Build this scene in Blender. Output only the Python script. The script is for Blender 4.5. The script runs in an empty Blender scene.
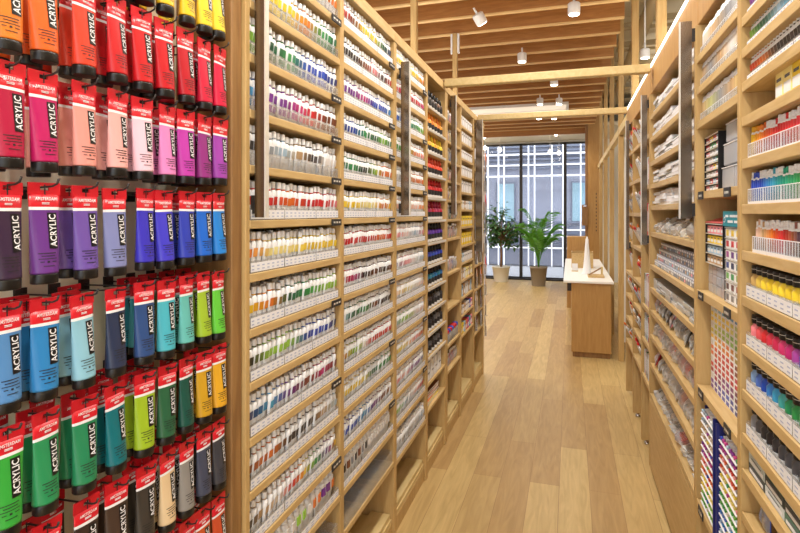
import bpy, math, random
from mathutils import Vector, Matrix
R = random.Random(7)
SC = bpy.context.scene
COL = SC.collection
H = 1.6
TH = math.atan(170 / 540.0)

# ---------------------------------------------------------------- materials
def lin(c):
    f = lambda v: v / 12.92 if v <= .04045 else ((v + .055) / 1.055) ** 2.4
    return tuple(f(x / 255.0) for x in c) + (1.0,)

def new_mat(name):
    m = bpy.data.materials.new(name)
    m.use_nodes = True
    return m, m.node_tree, m.node_tree.nodes['Principled BSDF']

def plain(name, rgb, rough=.5, metal=0, emit=None, es=0, spec=.5, noise=0.0):
    m, nt, b = new_mat(name)
    b.inputs['Base Color'].default_value = lin(rgb)
    b.inputs['Roughness'].default_value = rough
    b.inputs['Metallic'].default_value = metal
    b.inputs['Specular IOR Level'].default_value = spec
    if noise:
        n = nt.nodes.new('ShaderNodeTexNoise'); n.inputs['Scale'].default_value = 40
        mx = nt.nodes.new('ShaderNodeMix'); mx.data_type = 'RGBA'; mx.blend_type = 'MULTIPLY'
        mx.inputs[0].default_value = noise
        mx.inputs[6].default_value = lin(rgb)
        nt.links.new(n.outputs['Fac'], mx.inputs[7])
        nt.links.new(mx.outputs[2], b.inputs['Base Color'])
    if emit:
        b.inputs['Emission Color'].default_value = lin(emit)
        b.inputs['Emission Strength'].default_value = es
    return m

def wood(name, a, bcol, scale=(1, 1, 1), rough=.5):
    """oak: stretched noise grain, long axis = smallest scale"""
    m, nt, b = new_mat(name)
    tc = nt.nodes.new('ShaderNodeTexCoord'); mp = nt.nodes.new('ShaderNodeMapping')
    mp.inputs['Scale'].default_value = scale
    n = nt.nodes.new('ShaderNodeTexNoise'); n.inputs['Scale'].default_value = 6; n.inputs['Detail'].default_value = 5
    n.inputs['Distortion'].default_value = .6
    r = nt.nodes.new('ShaderNodeValToRGB')
    r.color_ramp.elements[0].position = .32; r.color_ramp.elements[1].position = .68
    r.color_ramp.elements[0].color = lin(a); r.color_ramp.elements[1].color = lin(bcol)
    nt.links.new(tc.outputs['Object'], mp.inputs['Vector']); nt.links.new(mp.outputs[0], n.inputs['Vector'])
    nt.links.new(n.outputs['Fac'], r.inputs[0]); nt.links.new(r.outputs[0], b.inputs['Base Color'])
    b.inputs['Roughness'].default_value = rough
    return m

def clear(name, rgb=(235, 240, 245), alpha=.10, rough=.08):
    m, nt, b = new_mat(name)
    tr = nt.nodes.new('ShaderNodeBsdfTransparent'); mx = nt.nodes.new('ShaderNodeMixShader')
    b.inputs['Base Color'].default_value = lin(rgb); b.inputs['Roughness'].default_value = rough
    fr = nt.nodes.new('ShaderNodeFresnel'); fr.inputs[0].default_value = 1.3
    ad = nt.nodes.new('ShaderNodeMath'); ad.operation = 'ADD'; ad.inputs[1].default_value = alpha; ad.use_clamp = True
    nt.links.new(fr.outputs[0], ad.inputs[0]); nt.links.new(ad.outputs[0], mx.inputs[0])
    nt.links.new(tr.outputs[0], mx.inputs[1]); nt.links.new(b.outputs[0], mx.inputs[2])
    nt.links.new(mx.outputs[0], nt.nodes['Material Output'].inputs[0])
    if alpha <= .12:      # clear sheet: faint haze plus a mirror-like sheen that grows at grazing angles
        for l in list(ad.inputs[0].links): nt.links.remove(l)
        ad.inputs[0].default_value = 0
        gs = nt.nodes.new('ShaderNodeBsdfGlossy'); gs.inputs['Roughness'].default_value = rough
        m2 = nt.nodes.new('ShaderNodeMixShader'); ml = nt.nodes.new('ShaderNodeMath'); ml.operation = 'MULTIPLY'; ml.inputs[1].default_value = .45
        nt.links.new(fr.outputs[0], ml.inputs[0]); nt.links.new(ml.outputs[0], m2.inputs[0])
        nt.links.new(mx.outputs[0], m2.inputs[1]); nt.links.new(gs.outputs[0], m2.inputs[2])
        nt.links.new(m2.outputs[0], nt.nodes['Material Output'].inputs[0])
    return m

def objcol(name, rough=.35):
    m, nt, b = new_mat(name)
    o = nt.nodes.new('ShaderNodeObjectInfo')
    nt.links.new(o.outputs['Color'], b.inputs['Base Color']); b.inputs['Roughness'].default_value = rough
    return m

def vcol(name, rough=.4):
    m, nt, b = new_mat(name)
    o = nt.nodes.new('ShaderNodeAttribute'); o.attribute_name = 'tint'
    nt.links.new(o.outputs['Color'], b.inputs['Base Color']); b.inputs['Roughness'].default_value = rough
    return m

M = {}
M['oak'] = wood('oak_horizontal', (194, 160, 104), (210, 180, 126), (9, 1.2, 9))
M['oak_v'] = wood('oak_vertical', (186, 150, 94), (202, 170, 114), (9, 9, .9))
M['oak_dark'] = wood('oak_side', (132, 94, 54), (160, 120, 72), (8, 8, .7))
M['oak_counter'] = wood('oak_counter', (174, 130, 72), (188, 146, 86), (7, 7, .7))
M['oak_pale'] = wood('oak_pale', (206, 180, 122), (218, 194, 140), (7, 1.2, 7))
M['fin'] = wood('ceiling_fin', (158, 106, 54), (180, 126, 70), (1.0, 9, 9))
M['fin_edge_lit'] = plain('fin_edge_lit', (226, 190, 132), .5)  # pale tone paints the light caught along the fin undersides
M['black'] = plain('black_plastic', (22, 20, 20), .35)
M['soft_black'] = plain('soft_black', (40, 38, 40), .5)
M['white'] = plain('white_plastic', (240, 240, 242), .35)
M['paper'] = plain('paper_white', (236, 236, 240), .6)
M['ink'] = plain('label_ink', (176, 184, 212), .6)
M['grey_ink'] = plain('grey_ink', (90, 90, 100), .6)
M['steel'] = plain('brushed_steel', (150, 138, 124), .2, .95, noise=.35)
M['steel_edge'] = plain('steel_edge', (228, 224, 216), .35, .3)
M['chrome'] = plain('chrome', (205, 205, 210), .2, 1)
M['dark_metal'] = plain('dark_metal', (60, 56, 54), .4, .5)
M['cream'] = plain('cream_panel', (240, 232, 208), .6)
M['back_light'] = plain('pale_back', (214, 208, 184), .6)
M['back_dim'] = wood('dim_back', (150, 116, 74), (168, 132, 86), (8, 8, 1))
M['red'] = plain('tag_red', (205, 28, 42), .3)
M['clear'] = clear('clear_acrylic')
M['bag'] = clear('clear_bag', (245, 245, 245), .26, .2)
M['bag2'] = clear('clear_box', (225, 225, 232), .35, .1)
M['glass'] = clear('window_glass', (200, 215, 225), .03, .02)
M['obj'] = objcol('tinted_plastic')
M['objm'] = objcol('tinted_card', .55)
M['v'] = vcol('tinted_mixed')
M['led'] = plain('led_strip', (255, 250, 240), .5, emit=(255, 248, 236), es=5)
M['lamp'] = plain('lamp_face', (255, 250, 240), .5, emit=(255, 244, 226), es=14)
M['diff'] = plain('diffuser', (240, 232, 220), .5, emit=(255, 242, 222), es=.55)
M['plaster'] = plain('plaster', (232, 222, 198), .8, noise=.12)
M['wallw'] = plain('wall_white', (236, 234, 228), .8)
M['duct'] = plain('duct_cream', (206, 190, 156), .6)
M['navy'] = plain('navy_card', (28, 36, 110), .45)
M['teal'] = plain('teal_card', (30, 140, 160), .5)
M['stone'] = plain('counter_top', (246, 244, 240), .35)
M['leaf'] = plain('ficus_leaf', (74, 122, 58), .4, noise=.4)
M['leaf2'] = plain('palm_leaf', (104, 178, 60), .4, noise=.3)
M['bark'] = plain('bark', (140, 100, 62), .8)
M['potw'] = plain('white_pot', (236, 232, 222), .5)
M['potg'] = plain('grey_pot', (160, 146, 128), .8, noise=.3)
M['soil'] = plain('soil', (58, 44, 34), .9)
M['fac'] = plain('facade_grey', (158, 164, 184), .6, noise=.12)
M['fac_d'] = plain('facade_dark', (120, 128, 148), .6)
M['fac_w'] = plain('facade_white_glow', (240, 242, 246), .4, emit=(240, 245, 255), es=.35)  # slight emission added to brighten the frames, which are no lamps
M['fac_g'] = plain('facade_glass', (150, 186, 204), .15, .1, spec=.8)
M['concrete'] = plain('concrete', (150, 152, 158), .8)
M['yellow'] = plain('yellow_card', (232, 196, 40), .5)
M['tub'] = plain('white_label_body', (238, 238, 240), .35)

def floor_mat():
    m, nt, b = new_mat('oak_floor')
    tc = nt.nodes.new('ShaderNodeTexCoord'); mp = nt.nodes.new('ShaderNodeMapping')
    mp.inputs['Rotation'].default_value = (0, 0, math.pi / 2)
    mp.inputs['Location'].default_value = (.3, .06, 0)
    br = nt.nodes.new('ShaderNodeTexBrick')
    br.offset = .37; br.offset_frequency = 2
    br.inputs['Color1'].default_value = lin((212, 184, 126)); br.inputs['Color2'].default_value = lin((184, 150, 98))
    br.inputs['Mortar'].default_value = lin((160, 124, 78))
    br.inputs['Scale'].default_value = 1; br.inputs['Mortar Size'].default_value = .0013
    br.inputs['Brick Width'].default_value = 1.5; br.inputs['Row Height'].default_value = .168
    br.inputs['Bias'].default_value = 0
    nt.links.new(tc.outputs['Object'], mp.inputs['Vector']); nt.links.new(mp.outputs[0], br.inputs['Vector'])
    mp2 = nt.nodes.new('ShaderNodeMapping'); mp2.inputs['Scale'].default_value = (11, 1.1, 1)
    n = nt.nodes.new('ShaderNodeTexNoise'); n.inputs['Scale'].default_value = 2.2; n.inputs['Detail'].default_value = 6
    n.inputs['Distortion'].default_value = 1.8
    nt.links.new(tc.outputs['Object'], mp2.inputs['Vector']); nt.links.new(mp2.outputs[0], n.inputs['Vector'])
    r = nt.nodes.new('ShaderNodeValToRGB')
    r.color_ramp.elements[0].position = .3; r.color_ramp.elements[1].position = .72
    r.color_ramp.elements[0].color = (.72, .68, .6, 1); r.color_ramp.elements[1].color = (1, 1, 1, 1)
    nt.links.new(n.outputs['Fac'], r.inputs[0])
    mx = nt.nodes.new('ShaderNodeMix'); mx.data_type = 'RGBA'; mx.blend_type = 'MULTIPLY'; mx.inputs[0].default_value = .8
    nt.links.new(br.outputs['Color'], mx.inputs[6]); nt.links.new(r.outputs[0], mx.inputs[7])
    nt.links.new(mx.outputs[2], b.inputs['Base Color'])
    b.inputs['Roughness'].default_value = .42
    b.inputs['Specular IOR Level'].default_value = .35
    return m
M['floor'] = floor_mat()

# ---------------------------------------------------------------- mesh builder
class MB:
    def __init__(s): s.v = []; s.f = []; s.m = []; s.c = []; s.smooth = []
    def add(s, vs, fs, mi=0, col=None, sm=False):
        o = len(s.v); s.v += [tuple(p) for p in vs]
        for f in fs:
            s.f.append([i + o for i in f]); s.m.append(mi if isinstance(mi, int) else 0); s.c.append(col); s.smooth.append(sm)
    def box(s, x0, x1, y0, y1, z0, z1, mi=0, col=None):
        if x0 > x1: x0, x1 = x1, x0
        if y0 > y1: y0, y1 = y1, y0
        vs = [(x0, y0, z0), (x1, y0, z0), (x1, y1, z0), (x0, y1, z0), (x0, y0, z1), (x1, y0, z1), (x1, y1, z1), (x0, y1, z1)]
        s.add(vs, [(0, 3, 2, 1), (4, 5, 6, 7), (0, 1, 5, 4), (1, 2, 6, 5), (2, 3, 7, 6), (3, 0, 4, 7)], mi, col)
        return s
    def rbox(s, x0, x1, y0, y1, z0, z1, b=.004, mi=0, col=None):
        """box with chamfered vertical and top edges"""
        if x0 > x1: x0, x1 = x1, x0
        if y0 > y1: y0, y1 = y1, y0
        b = min(b, (x1 - x0) * .45, (y1 - y0) * .45, (z1 - z0) * .45)
        def ring(i, z):
            a0, a1, c0, c1 = x0 + i, x1 - i, y0 + i, y1 - i
            return [(a0 + b, c0, z), (a1 - b, c0, z), (a1, c0 + b, z), (a1, c1 - b, z), (a1 - b, c1, z), (a0 + b, c1, z), (a0, c1 - b, z), (a0, c0 + b, z)]
        s.loft([ring(b * .5, z0), ring(0, z0 + b), ring(0, z1 - b), ring(b * .5, z1)], mi, col, sm=False)
        return s
    def loft(s, rings, mi=0, col=None, cap=True, sm=True):
        n = len(rings[0]); o = len(s.v)
        for r in rings: s.v += [tuple(p) for p in r]
        for k in range(len(rings) - 1):
            mm = mi[k] if isinstance(mi, (list, tuple)) else mi
            for i in range(n):
                j = (i + 1) % n
                s.f.append([o + k * n + i, o + k * n + j, o + (k + 1) * n + j, o + (k + 1) * n + i]); s.m.append(mm); s.c.append(col); s.smooth.append(sm)
        if cap:
            m0 = mi[0] if isinstance(mi, (list, tuple)) else mi; m1 = mi[-1] if isinstance(mi, (list, tuple)) else mi
            s.f.append([o + i for i in range(n)][::-1]); s.m.append(m0); s.c.append(col); s.smooth.append(False)
            q = o + (len(rings) - 1) * n
            s.f.append([q + i for i in range(n)]); s.m.append(m1); s.c.append(col); s.smooth.append(False)
        return s
    def lathe(s, prof, c=(0, 0, 0), n=12, mi=0, col=None, ex=1, ey=1, cap=True, sm=True):
        rings = [[(c[0] + r * ex * math.cos(2 * math.pi * i / n), c[1] + r * ey * math.sin(2 * math.pi * i / n), c[2] + z) for i in range(n)] for r, z in prof]
        return s.loft(rings, mi, col, cap, sm)
    def tube(s, pts, r, n=8, mi=0, col=None):
        pts = [Vector(p) for p in pts]; rs = r if isinstance(r, (list, tuple)) else [r] * len(pts)
        rings = []
        for i, p in enumerate(pts):
            t = (pts[min(i + 1, len(pts) - 1)] - pts[max(i - 1, 0)]).normalized()
            a = Vector((0, 0, 1)) if abs(t.z) < .9 else Vector((1, 0, 0))
            u = t.cross(a).normalized(); w = t.cross(u).normalized()
            rings.append([p + (u * math.cos(2 * math.pi * k / n) + w * math.sin(2 * math.pi * k / n)) * rs[i] for k in range(n)])
        return s.loft(rings, mi, col)
    def merge(s, o, mtx=None, col=None, mi=None):
        k = len(s.v)
        s.v += [tuple(mtx @ Vector(p)) for p in o.v] if mtx else o.v
        for f, m, c, q in zip(o.f, o.m, o.c, o.smooth):
            s.f.append([i + k for i in f]); s.m.append(m if mi is None else mi)
            s.c.append(c if (c is not None) else col); s.smooth.append(q)
        return s
    def mesh(s, name, mats):
        me = bpy.data.meshes.new(name)
        me.from_pydata(s.v, [], s.f)
        for m in mats: me.materials.append(m)
        me.polygons.foreach_set('material_index', s.m)
        me.polygons.foreach_set('use_smooth', s.smooth)
        if any(c is not None for c in s.c):
            at = me.color_attributes.new('tint', 'FLOAT_COLOR', 'CORNER')
            buf = []
            for p, c in zip(s.f, s.c):
                buf += list(c or (1, 1, 1, 1)) * len(p)
            at.data.foreach_set('color', buf)
        me.update()
        return me
    def build(s, name, mats, parent=None):
        if not isinstance(mats, (list, tuple)): mats = [mats]
        o = bpy.data.objects.new(name, s.mesh(name, mats)); COL.objects.link(o)
        if parent: o.parent = parent
        return o

def tag(o, label=None, cat=None, group=None, kind=None):
    if label: o['label'] = label
    if cat: o['category'] = cat
    if group: o['group'] = group
    if kind: o['kind'] = kind
    return o
def empty(name, loc=(0, 0, 0), rz=0, size=.02):
    o = bpy.data.objects.new(name, None); COL.objects.link(o); o.location = loc; o.rotation_euler = (0, 0, rz)
    o.empty_display_size = size
    return o
def child(name, me, parent, color=None):
    o = bpy.data.objects.new(name, me); COL.objects.link(o); o.parent = parent
    if color: o.color = color
    return o
def inst(name, me, loc, rz=0, color=None, rot=None):
    o = bpy.data.objects.new(name, me); COL.objects.link(o); o.location = loc
    o.rotation_euler = rot if rot else (0, 0, rz)
    if color: o.color = color
    return o
def structure(o): o['kind'] = 'structure'; return o

ORD = ['first', 'second', 'third', 'fourth', 'fifth', 'sixth', 'seventh', 'eighth', 'ninth', 'tenth', 'eleventh', 'twelfth', 'thirteenth',
       'fourteenth', 'fifteenth', 'sixteenth', 'seventeenth', 'eighteenth', 'nineteenth', 'twentieth', 'twenty-first', 'twenty-second',
       'twenty-third', 'twenty-fourth', 'twenty-fifth', 'twenty-sixth', 'twenty-seventh', 'twenty-eighth', 'twenty-ninth', 'thirtieth']

def cname(c):
    import colorsys
    h, l, s = colorsys.rgb_to_hls(c[0] / 255, c[1] / 255, c[2] / 255); h *= 360
    if l < .14: return 'black'
    if s < .14: return 'dark grey' if l < .36 else ('grey' if l < .72 else 'white')
    pre = 'dark ' if l < .28 else ('pale ' if l > .72 else '')
    if h < 14 or h >= 345: n = 'pink' if l > .66 else 'red'
    elif h < 40: n = 'orange' if (s > .55 and l > .38) else ('tan' if l > .5 else 'brown')
    elif h < 66: n = 'yellow' if l > .35 else 'olive'
    elif h < 95: n = 'lime green'
    elif h < 165: n = 'green'
    elif h < 195: n = 'turquoise'
    elif h < 248: n = 'blue'
    elif h < 285: n = 'violet'
    else: n = 'magenta' if l > .35 else 'purple'
    if n == 'pink': pre = ''
    return pre + n

def ramp(stops, t):
    t = max(0, min(.9999, t)) * (len(stops) - 1); i = int(t); f = t - i
    a, b = stops[i], stops[min(i + 1, len(stops) - 1)]
    j = R.uniform(-12, 12)
    return tuple(max(8, min(250, a[k] * (1 - f) + b[k] * f + j)) for k in range(3))

def text_mb(txt, size=1.0):
    """flat lettering: list of verts (x along reading, y up) and faces, centred on height, starting at x=0"""
    cu = bpy.data.curves.new('t', 'FONT'); cu.body = txt; cu.size = size; cu.resolution_u = 2; cu.offset = .018 * size
    cu.space_character = 1.05
    o = bpy.data.objects.new('t', cu); COL.objects.link(o)
    dg = bpy.context.evaluated_depsgraph_get(); me = bpy.data.meshes.new_from_object(o.evaluated_get(dg))
    vs = [tuple(v.co) for v in me.vertices]; fs = [tuple(p.vertices) for p in me.polygons]
    bpy.data.objects.remove(o); bpy.data.curves.remove(cu); bpy.data.meshes.remove(me)
    x0 = min(v[0] for v in vs); x1 = max(v[0] for v in vs); y0 = min(v[1] for v in vs); y1 = max(v[1] for v in vs)
    return [((v[0] - x0) / (x1 - x0), (v[1] - y0) / (y1 - y0)) for v in vs], fs, (x1 - x0) / (y1 - y0)

# ================================================================= ROOM
XL, XR = -.82, .48
structure(MB().box(-5, 3.4, -1.6, 13.4, -.05, 0).build('floor', M['floor']))
structure(MB().box(-1.30, -1.22, -1.2, 5.385, 0, 2.47).build('wall_left', M['plaster']))
structure(MB().box(.98, 1.06, -1.2, 5.2, 0, 3.9).build('wall_right', M['plaster']))
structure(MB().box(-5, 3.4, -1.6, 13.5, 3.95, 4.0).build('ceiling', M['plaster']))
structure(MB().box(-5, 3.4, 11.35, 13.4, 3.32, 3.4).build('ceiling_window_bay', M['plaster']))
structure(MB().box(-5.08, -5, -1.6, 13.5, 0, 4).build('wall_far_left', M['wallw']))
structure(MB().box(.60, 1.10, 7.2, 7.26, 0, 2.33).build('wall_partition', M['wallw']))
structure(MB().box(3.4, 3.48, -1.6, 13.5, 0, 4).build('wall_far_right', M['wallw']))
b = MB(); b.box(.62, 3.4, 13.36, 13.46, 0, 4); b.box(-5, .62, 13.36, 13.46, 3.26, 4)
structure(b.build('wall_window', M['wallw']))
# window: dark mullions, glass panes
wm = MB()
for x in (-4.2, -3.18, -2.15, -1.13, -.11): wm.box(x - .035, x + .035, 13.30, 13.40, .05, 3.26)
wm.box(-5, .4, 13.30, 13.40, 0, .06); wm.box(-5, .4, 13.30, 13.40, 3.23, 3.27)
win = structure(wm.build('window_1', M['dark_metal']))
gl = MB()
for a, c in ((-5, -4.235), (-4.165, -3.215), (-3.145, -2.185), (-2.115, -1.165), (-1.095, -.145), (-.075, .36)):
    gl.box(a, c, 13.345, 13.352, .06, 3.23)
gl.build('glass_pane', M['glass'], win)
structure(MB().box(-5, .32, 13.18, 13.3, 0, .035).build('trim_1', M['dark_metal']))
# doorway frame and timber pier at the end of the post row
structure(MB().box(.33, .56, 10.95, 11.15, 0, 3.95).build('wall_pier', M['oak_counter']))
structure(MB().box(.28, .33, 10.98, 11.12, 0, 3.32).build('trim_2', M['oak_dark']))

# slatted canopy
n = 0
for k in range(-6, 17):
    y = 4.61 + .415 * k
    y1 = y + .04
    if y > 11.3: break
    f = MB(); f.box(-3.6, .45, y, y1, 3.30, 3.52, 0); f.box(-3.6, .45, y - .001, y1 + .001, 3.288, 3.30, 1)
    o = f.build('ceiling_fin', [M['fin'], M['fin_edge_lit']])
    tag(o, 'orange-brown timber ceiling fin spanning the canopy, %s from the camera' % ORD[k + 6], 'ceiling fin', 'timber fins of the slatted ceiling')
structure(MB().box(-3.6, .45, 2.0, 11.3, 3.53, 3.56).build('ceiling_canopy', M['fin']))
o = MB().box(-3.6, .45, 11.31, 11.35, 3.18, 3.56).build('trim_3', M['fin']); structure(o)

# faintly glowing diffuser panel in canopy
t = empty('ceiling_diffuser', (-.84, 9.0, 3.255)); tag(t, 'long white rectangular diffuser let into the timber fins', 'diffuser')
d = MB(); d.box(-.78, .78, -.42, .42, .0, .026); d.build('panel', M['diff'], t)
d = MB()
for a in ((-.82, -.78, -.46, .46), (.78, .82, -.46, .46)): d.box(*a, -.01, .028)
for a in ((-.78, .78, -.46, -.42), (-.78, .78, .42, .46), (-.78, .78, -.02, .0)): d.box(*a, -.01, .028)
d.build('frame', M['white'], t)

def W(px, py, X=None, Y=None, Z=None):
    u = (px - 400) / 540.0; v = (213 - py) / 540.0
    dx = -math.sin(TH) + u * math.cos(TH); dy = math.cos(TH) + u * math.sin(TH)
    if X is not None: d = X / dx
    elif Y is not None: d = Y / dy
    else: d = (Z - H) / v
    return (dx * d, dy * d, H + v * d)

# spotlights (fixture with a glowing lens)
def spot_fixture(x, y, z, tilt, label, power=46, lean=0):
    t = empty('ceiling_spotlight', (x, y, z)); tag(t, label, 'spotlight', 'white cylindrical ceiling spotlights')
    t.rotation_euler = (tilt, lean, 0)
    b = MB(); b.lathe([(.0, .0), (.045, .0), (.047, .008), (.047, .082), (.04, .09), (.0, .09)], (0, 0, -.04), 20); b.build('housing', M['white'], t)
    b = MB(); b.lathe([(.0, -.004), (.038, -.004), (.038, .002), (0, .002)], (0, 0, -.04), 20); b.build('lens', M['lamp'], t)
    b = MB(); b.lathe([(.009, .05), (.009, .105)], (0, 0, 0), 8); b.build('stem', M['white'], t)
    return t
SP = [(480, 18, 'nearest the left shelving, tilted'), (574, 8, 'nearest the camera on the right'), (522, 57, 'in the third row, centre'), (554, 81, 'just beyond the first cross beam'),
      (540, 101, 'left of a pair before the diffuser'), (559, 101, 'right of a pair before the diffuser'), (539, 116, 'left of the far pair'), (554, 116, 'right of the far pair')]
for i, (px, py, lb) in enumerate(SP):
    x, y, z = W(px, py, Z=3.2)
    spot_fixture(x, y, 3.19, .5 if i == 0 else 0, 'white cylindrical spotlight under the timber fins, ' + lb, lean=-.5 if i == 0 else 0)
def lamp(kind, loc, energy, size, col=(1, .95, .87), rot=(0, 0, 0), angle=2.3, blend=.6):
    L = bpy.data.lights.new('lamp', kind); L.energy = energy; L.color = col
    if kind == 'SPOT': L.spot_size = angle; L.spot_blend = blend; L.shadow_soft_size = size
    elif kind == 'AREA': L.shape = 'RECTANGLE'; L.size, L.size_y = size
    else: L.shadow_soft_size = size
    o = bpy.data.objects.new('lamp_light', L); COL.objects.link(o); o.location = loc; o.rotation_euler = rot
    return o
for y in (-1.0, -.2, .6, 1.4, 2.2, 3.0, 3.8, 4.7, 5.7, 6.8, 8.0, 9.3, 10.6):  # spot lamps added in an even row, apart from the fixtures
    lamp('SPOT', (-.17, y, 3.16), 44, .07, rot=(0, 0, 0), angle=2.6, blend=.8)
for y in (5.9, 7.4, 9.0, 11.2, 12.4):
    for x in (-1.9, -3.2): lamp('SPOT', (x, y, 3.16), 60, .07, angle=2.6)
# pendant bulbs near the window
for i, (px, py, dy) in enumerate(((484, 137, 12.2), (500, 150, 12.6), (485, 148, 12.8), (550, 152, 12.3), (559, 153, 12.6), (556, 134, 12.0))):
    x, y, z = W(px, py, Y=dy)
    t = empty('pendant_bulb', (x, y, z)); tag(t, 'small glowing bulb on a thin cord before the window, %s from the left' % ORD[[0, 2, 1, 3, 5, 4][i]], 'pendant light', 'small bulbs hung before the window')
    b = MB(); b.lathe([(.004, -.045), (.03, -.03), (.04, 0), (.03, .03), (.014, .05)], n=14); b.build('bulb', M['lamp'], t)
    b = MB(); b.lathe([(.018, .05), (.018, .08), (.004, .085), (.004, 3.32 - z)], n=8); b.build('cord', M['white'], t)

# posts and beams framework
for i, y in enumerate((2.27, 3.6, 4.98, 6.3, 7.65, 8.95, 10.3)):
    zb = 2.52 if y < 5.2 else 0
    o = MB().rbox(.50, .555, y - .03, y + .03, zb, 3.94, .004).build('timber_post', M['oak_v'])
    w = ['above the right shelving, nearest', 'above the right shelving, behind the first beam', 'at the far end of the right shelving', 'beside the end of the counter',
         'second beside the counter', 'third beside the counter', 'last before the timber pier'][i]
    tag(o, 'slim square oak post ' + w, 'post', 'oak posts on the right of the aisle')
for i, y in enumerate((2.27, 3.6, 5.0)):
    t = empty('timber_post', (-1.03, y, 2.5)); tag(t, 'slim square oak post standing on the left shelving, %s from the camera' % ORD[i], 'post', 'oak posts on the left shelving')
    MB().rbox(-.022, .022, -.022, .022, 0, .785, .004).build('post', M['oak_v'], t)
    b = MB(); b.box(-.04, -.024, -.02, .02, .6, .78); b.box(.024, .04, -.02, .02, .6, .78); b.build('bracket', M['white'], t)
for y, lb in ((3.6, 'nearer'), (5.0, 'farther')):
    o = MB().rbox(-.812, .466, y - .03, y + .03, 2.455, 2.505, .004).build('cross_beam', M['oak_pale'])
    tag(o, 'pale oak beam across the aisle from shelving to shelving, the %s one' % lb, 'beam')
o = MB().rbox(.50, .555, 5.2, 6.26, 2.44, 2.52, .004); 
for a, c in ((6.34, 7.61), (7.69, 8.91), (8.99, 10.26), (10.34, 10.94)): o.rbox(.50, .555, a, c, 2.44, 2.52)
o = o.build('top_rail', M['oak_pale']); tag(o, 'oak rail running between the posts beside the counter', 'rail')
# plenum ducts right of canopy
for i, (x, z, r) in enumerate(((.80, 3.72, .07), (1.25, 3.62, .12), (1.9, 3.7, .09))):
    b = MB(); b.tube([(x, .5, z), (x, 4, z), (x, 12.5, z)], r, 14); o = b.build('ceiling_duct', M['duct'])
    tag(o, ['slim cream pipe running above the right shelving', 'thick cream duct running under the ceiling', 'medium cream duct beyond the thick duct'][i], 'duct')
b = MB()
for k in range(10): b.box(.6, 3.3, 3.0 + k * .95, 3.05 + k * .95, 3.82, 3.88)
for k in range(10): b.box(.62, 3.3, 3.4 + k * .95, 3.42 + k * .95, 3.86, 3.90)
o = b.build('trim_4', M['duct']); structure(o)
x, y, z = W(645, 54, Z=3.2); spot_fixture(x, y, 3.2, 0, 'white cylindrical spotlight hung above the right shelving')
o = MB().box(x - .006, x + .006, y - .006, y + .006, 3.29, 3.95).build('spotlight_rod', M['white']); tag(o, 'thin white rod holding the spotlight above the right shelving', 'rod')
lamp('POINT', (1.6, 4.6, 3.4), 40, .12); lamp('POINT', (2.2, 8.5, 3.3), 50, .12)

# ================================================================= SHELVING
LV = [2.32, 2.175, 2.03, 1.88, 1.73, 1.58, 1.435, 1.285, 1.14, .99, .845, .695, .545, .385]
LB = [(1.263, 1.862), (1.896, 2.51), (2.55, 3.125), (3.165, 3.64), (3.72, 4.19), (4.23, 4.79), (4.83, 5.35)]
DEP = .33
LLV = [LV, LV, LV[:-1] + [.37], [2.25 - .139 * k for k in range(12)] + [.56, .40],
       [2.25 - .139 * k for k in range(7)] + [1.17, .92, .66, .48], [2.3, 2.17, 2.04, 1.9, 1.77, 1.63, 1.49, 1.34, 1.2, 1.06, .92, .78, .62], [2.25, 2.0, 1.78, 1.56, 1.34, 1.12, .9, .68, .5]]
BAYN = ['left-wall bay nearest the hanging tubes', 'second left-wall bay', 'third left-wall bay', 'fourth left-wall bay', 'fifth left-wall bay', 'sixth left-wall bay', 'last left-wall bay']
def bay(side, k, y0, y1, levels, label, thick=.022, lipm='oak', topz=2.49, pl=.035, pr=0, back='back_dim', tags=()):
    X = XL if side < 0 else XR; s = side
    t = empty('shelving_unit', (X, y0, 0)); tag(t, label, 'shelving', 'oak shelving units along the aisle')
    L = y1 - y0
    xb = s * DEP
    def bx(m, a0, a1, b0, b1, c0, c1, mi=0): m.box(a0, a1, b0, b1, c0, c1, mi)
    for z in levels:
        m = MB(); m.rbox(0, xb, .001, L - .001, z - thick, z, .002); m.build('shelf', M[lipm], t)
    m = MB(); bx(m, xb, xb + s * .012, -pl, L + pr, .0, topz); m.build('back_panel', M[back], t)
    m = MB(); m.rbox(0, xb, -pl, 0, 0, topz - .05, .002); m.build('side_panel', M['oak_v'], t)
    if pr:
        m = MB(); m.rbox(0, xb, L, L + pr, 0, topz - .05, .002); m.build('side_panel', M['oak_v'], t)
    m = MB(); m.rbox(s * -.004, xb, -pl, L + pr, topz - .05, topz, .002); m.build('crown', M['oak'], t)
    return t
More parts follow.
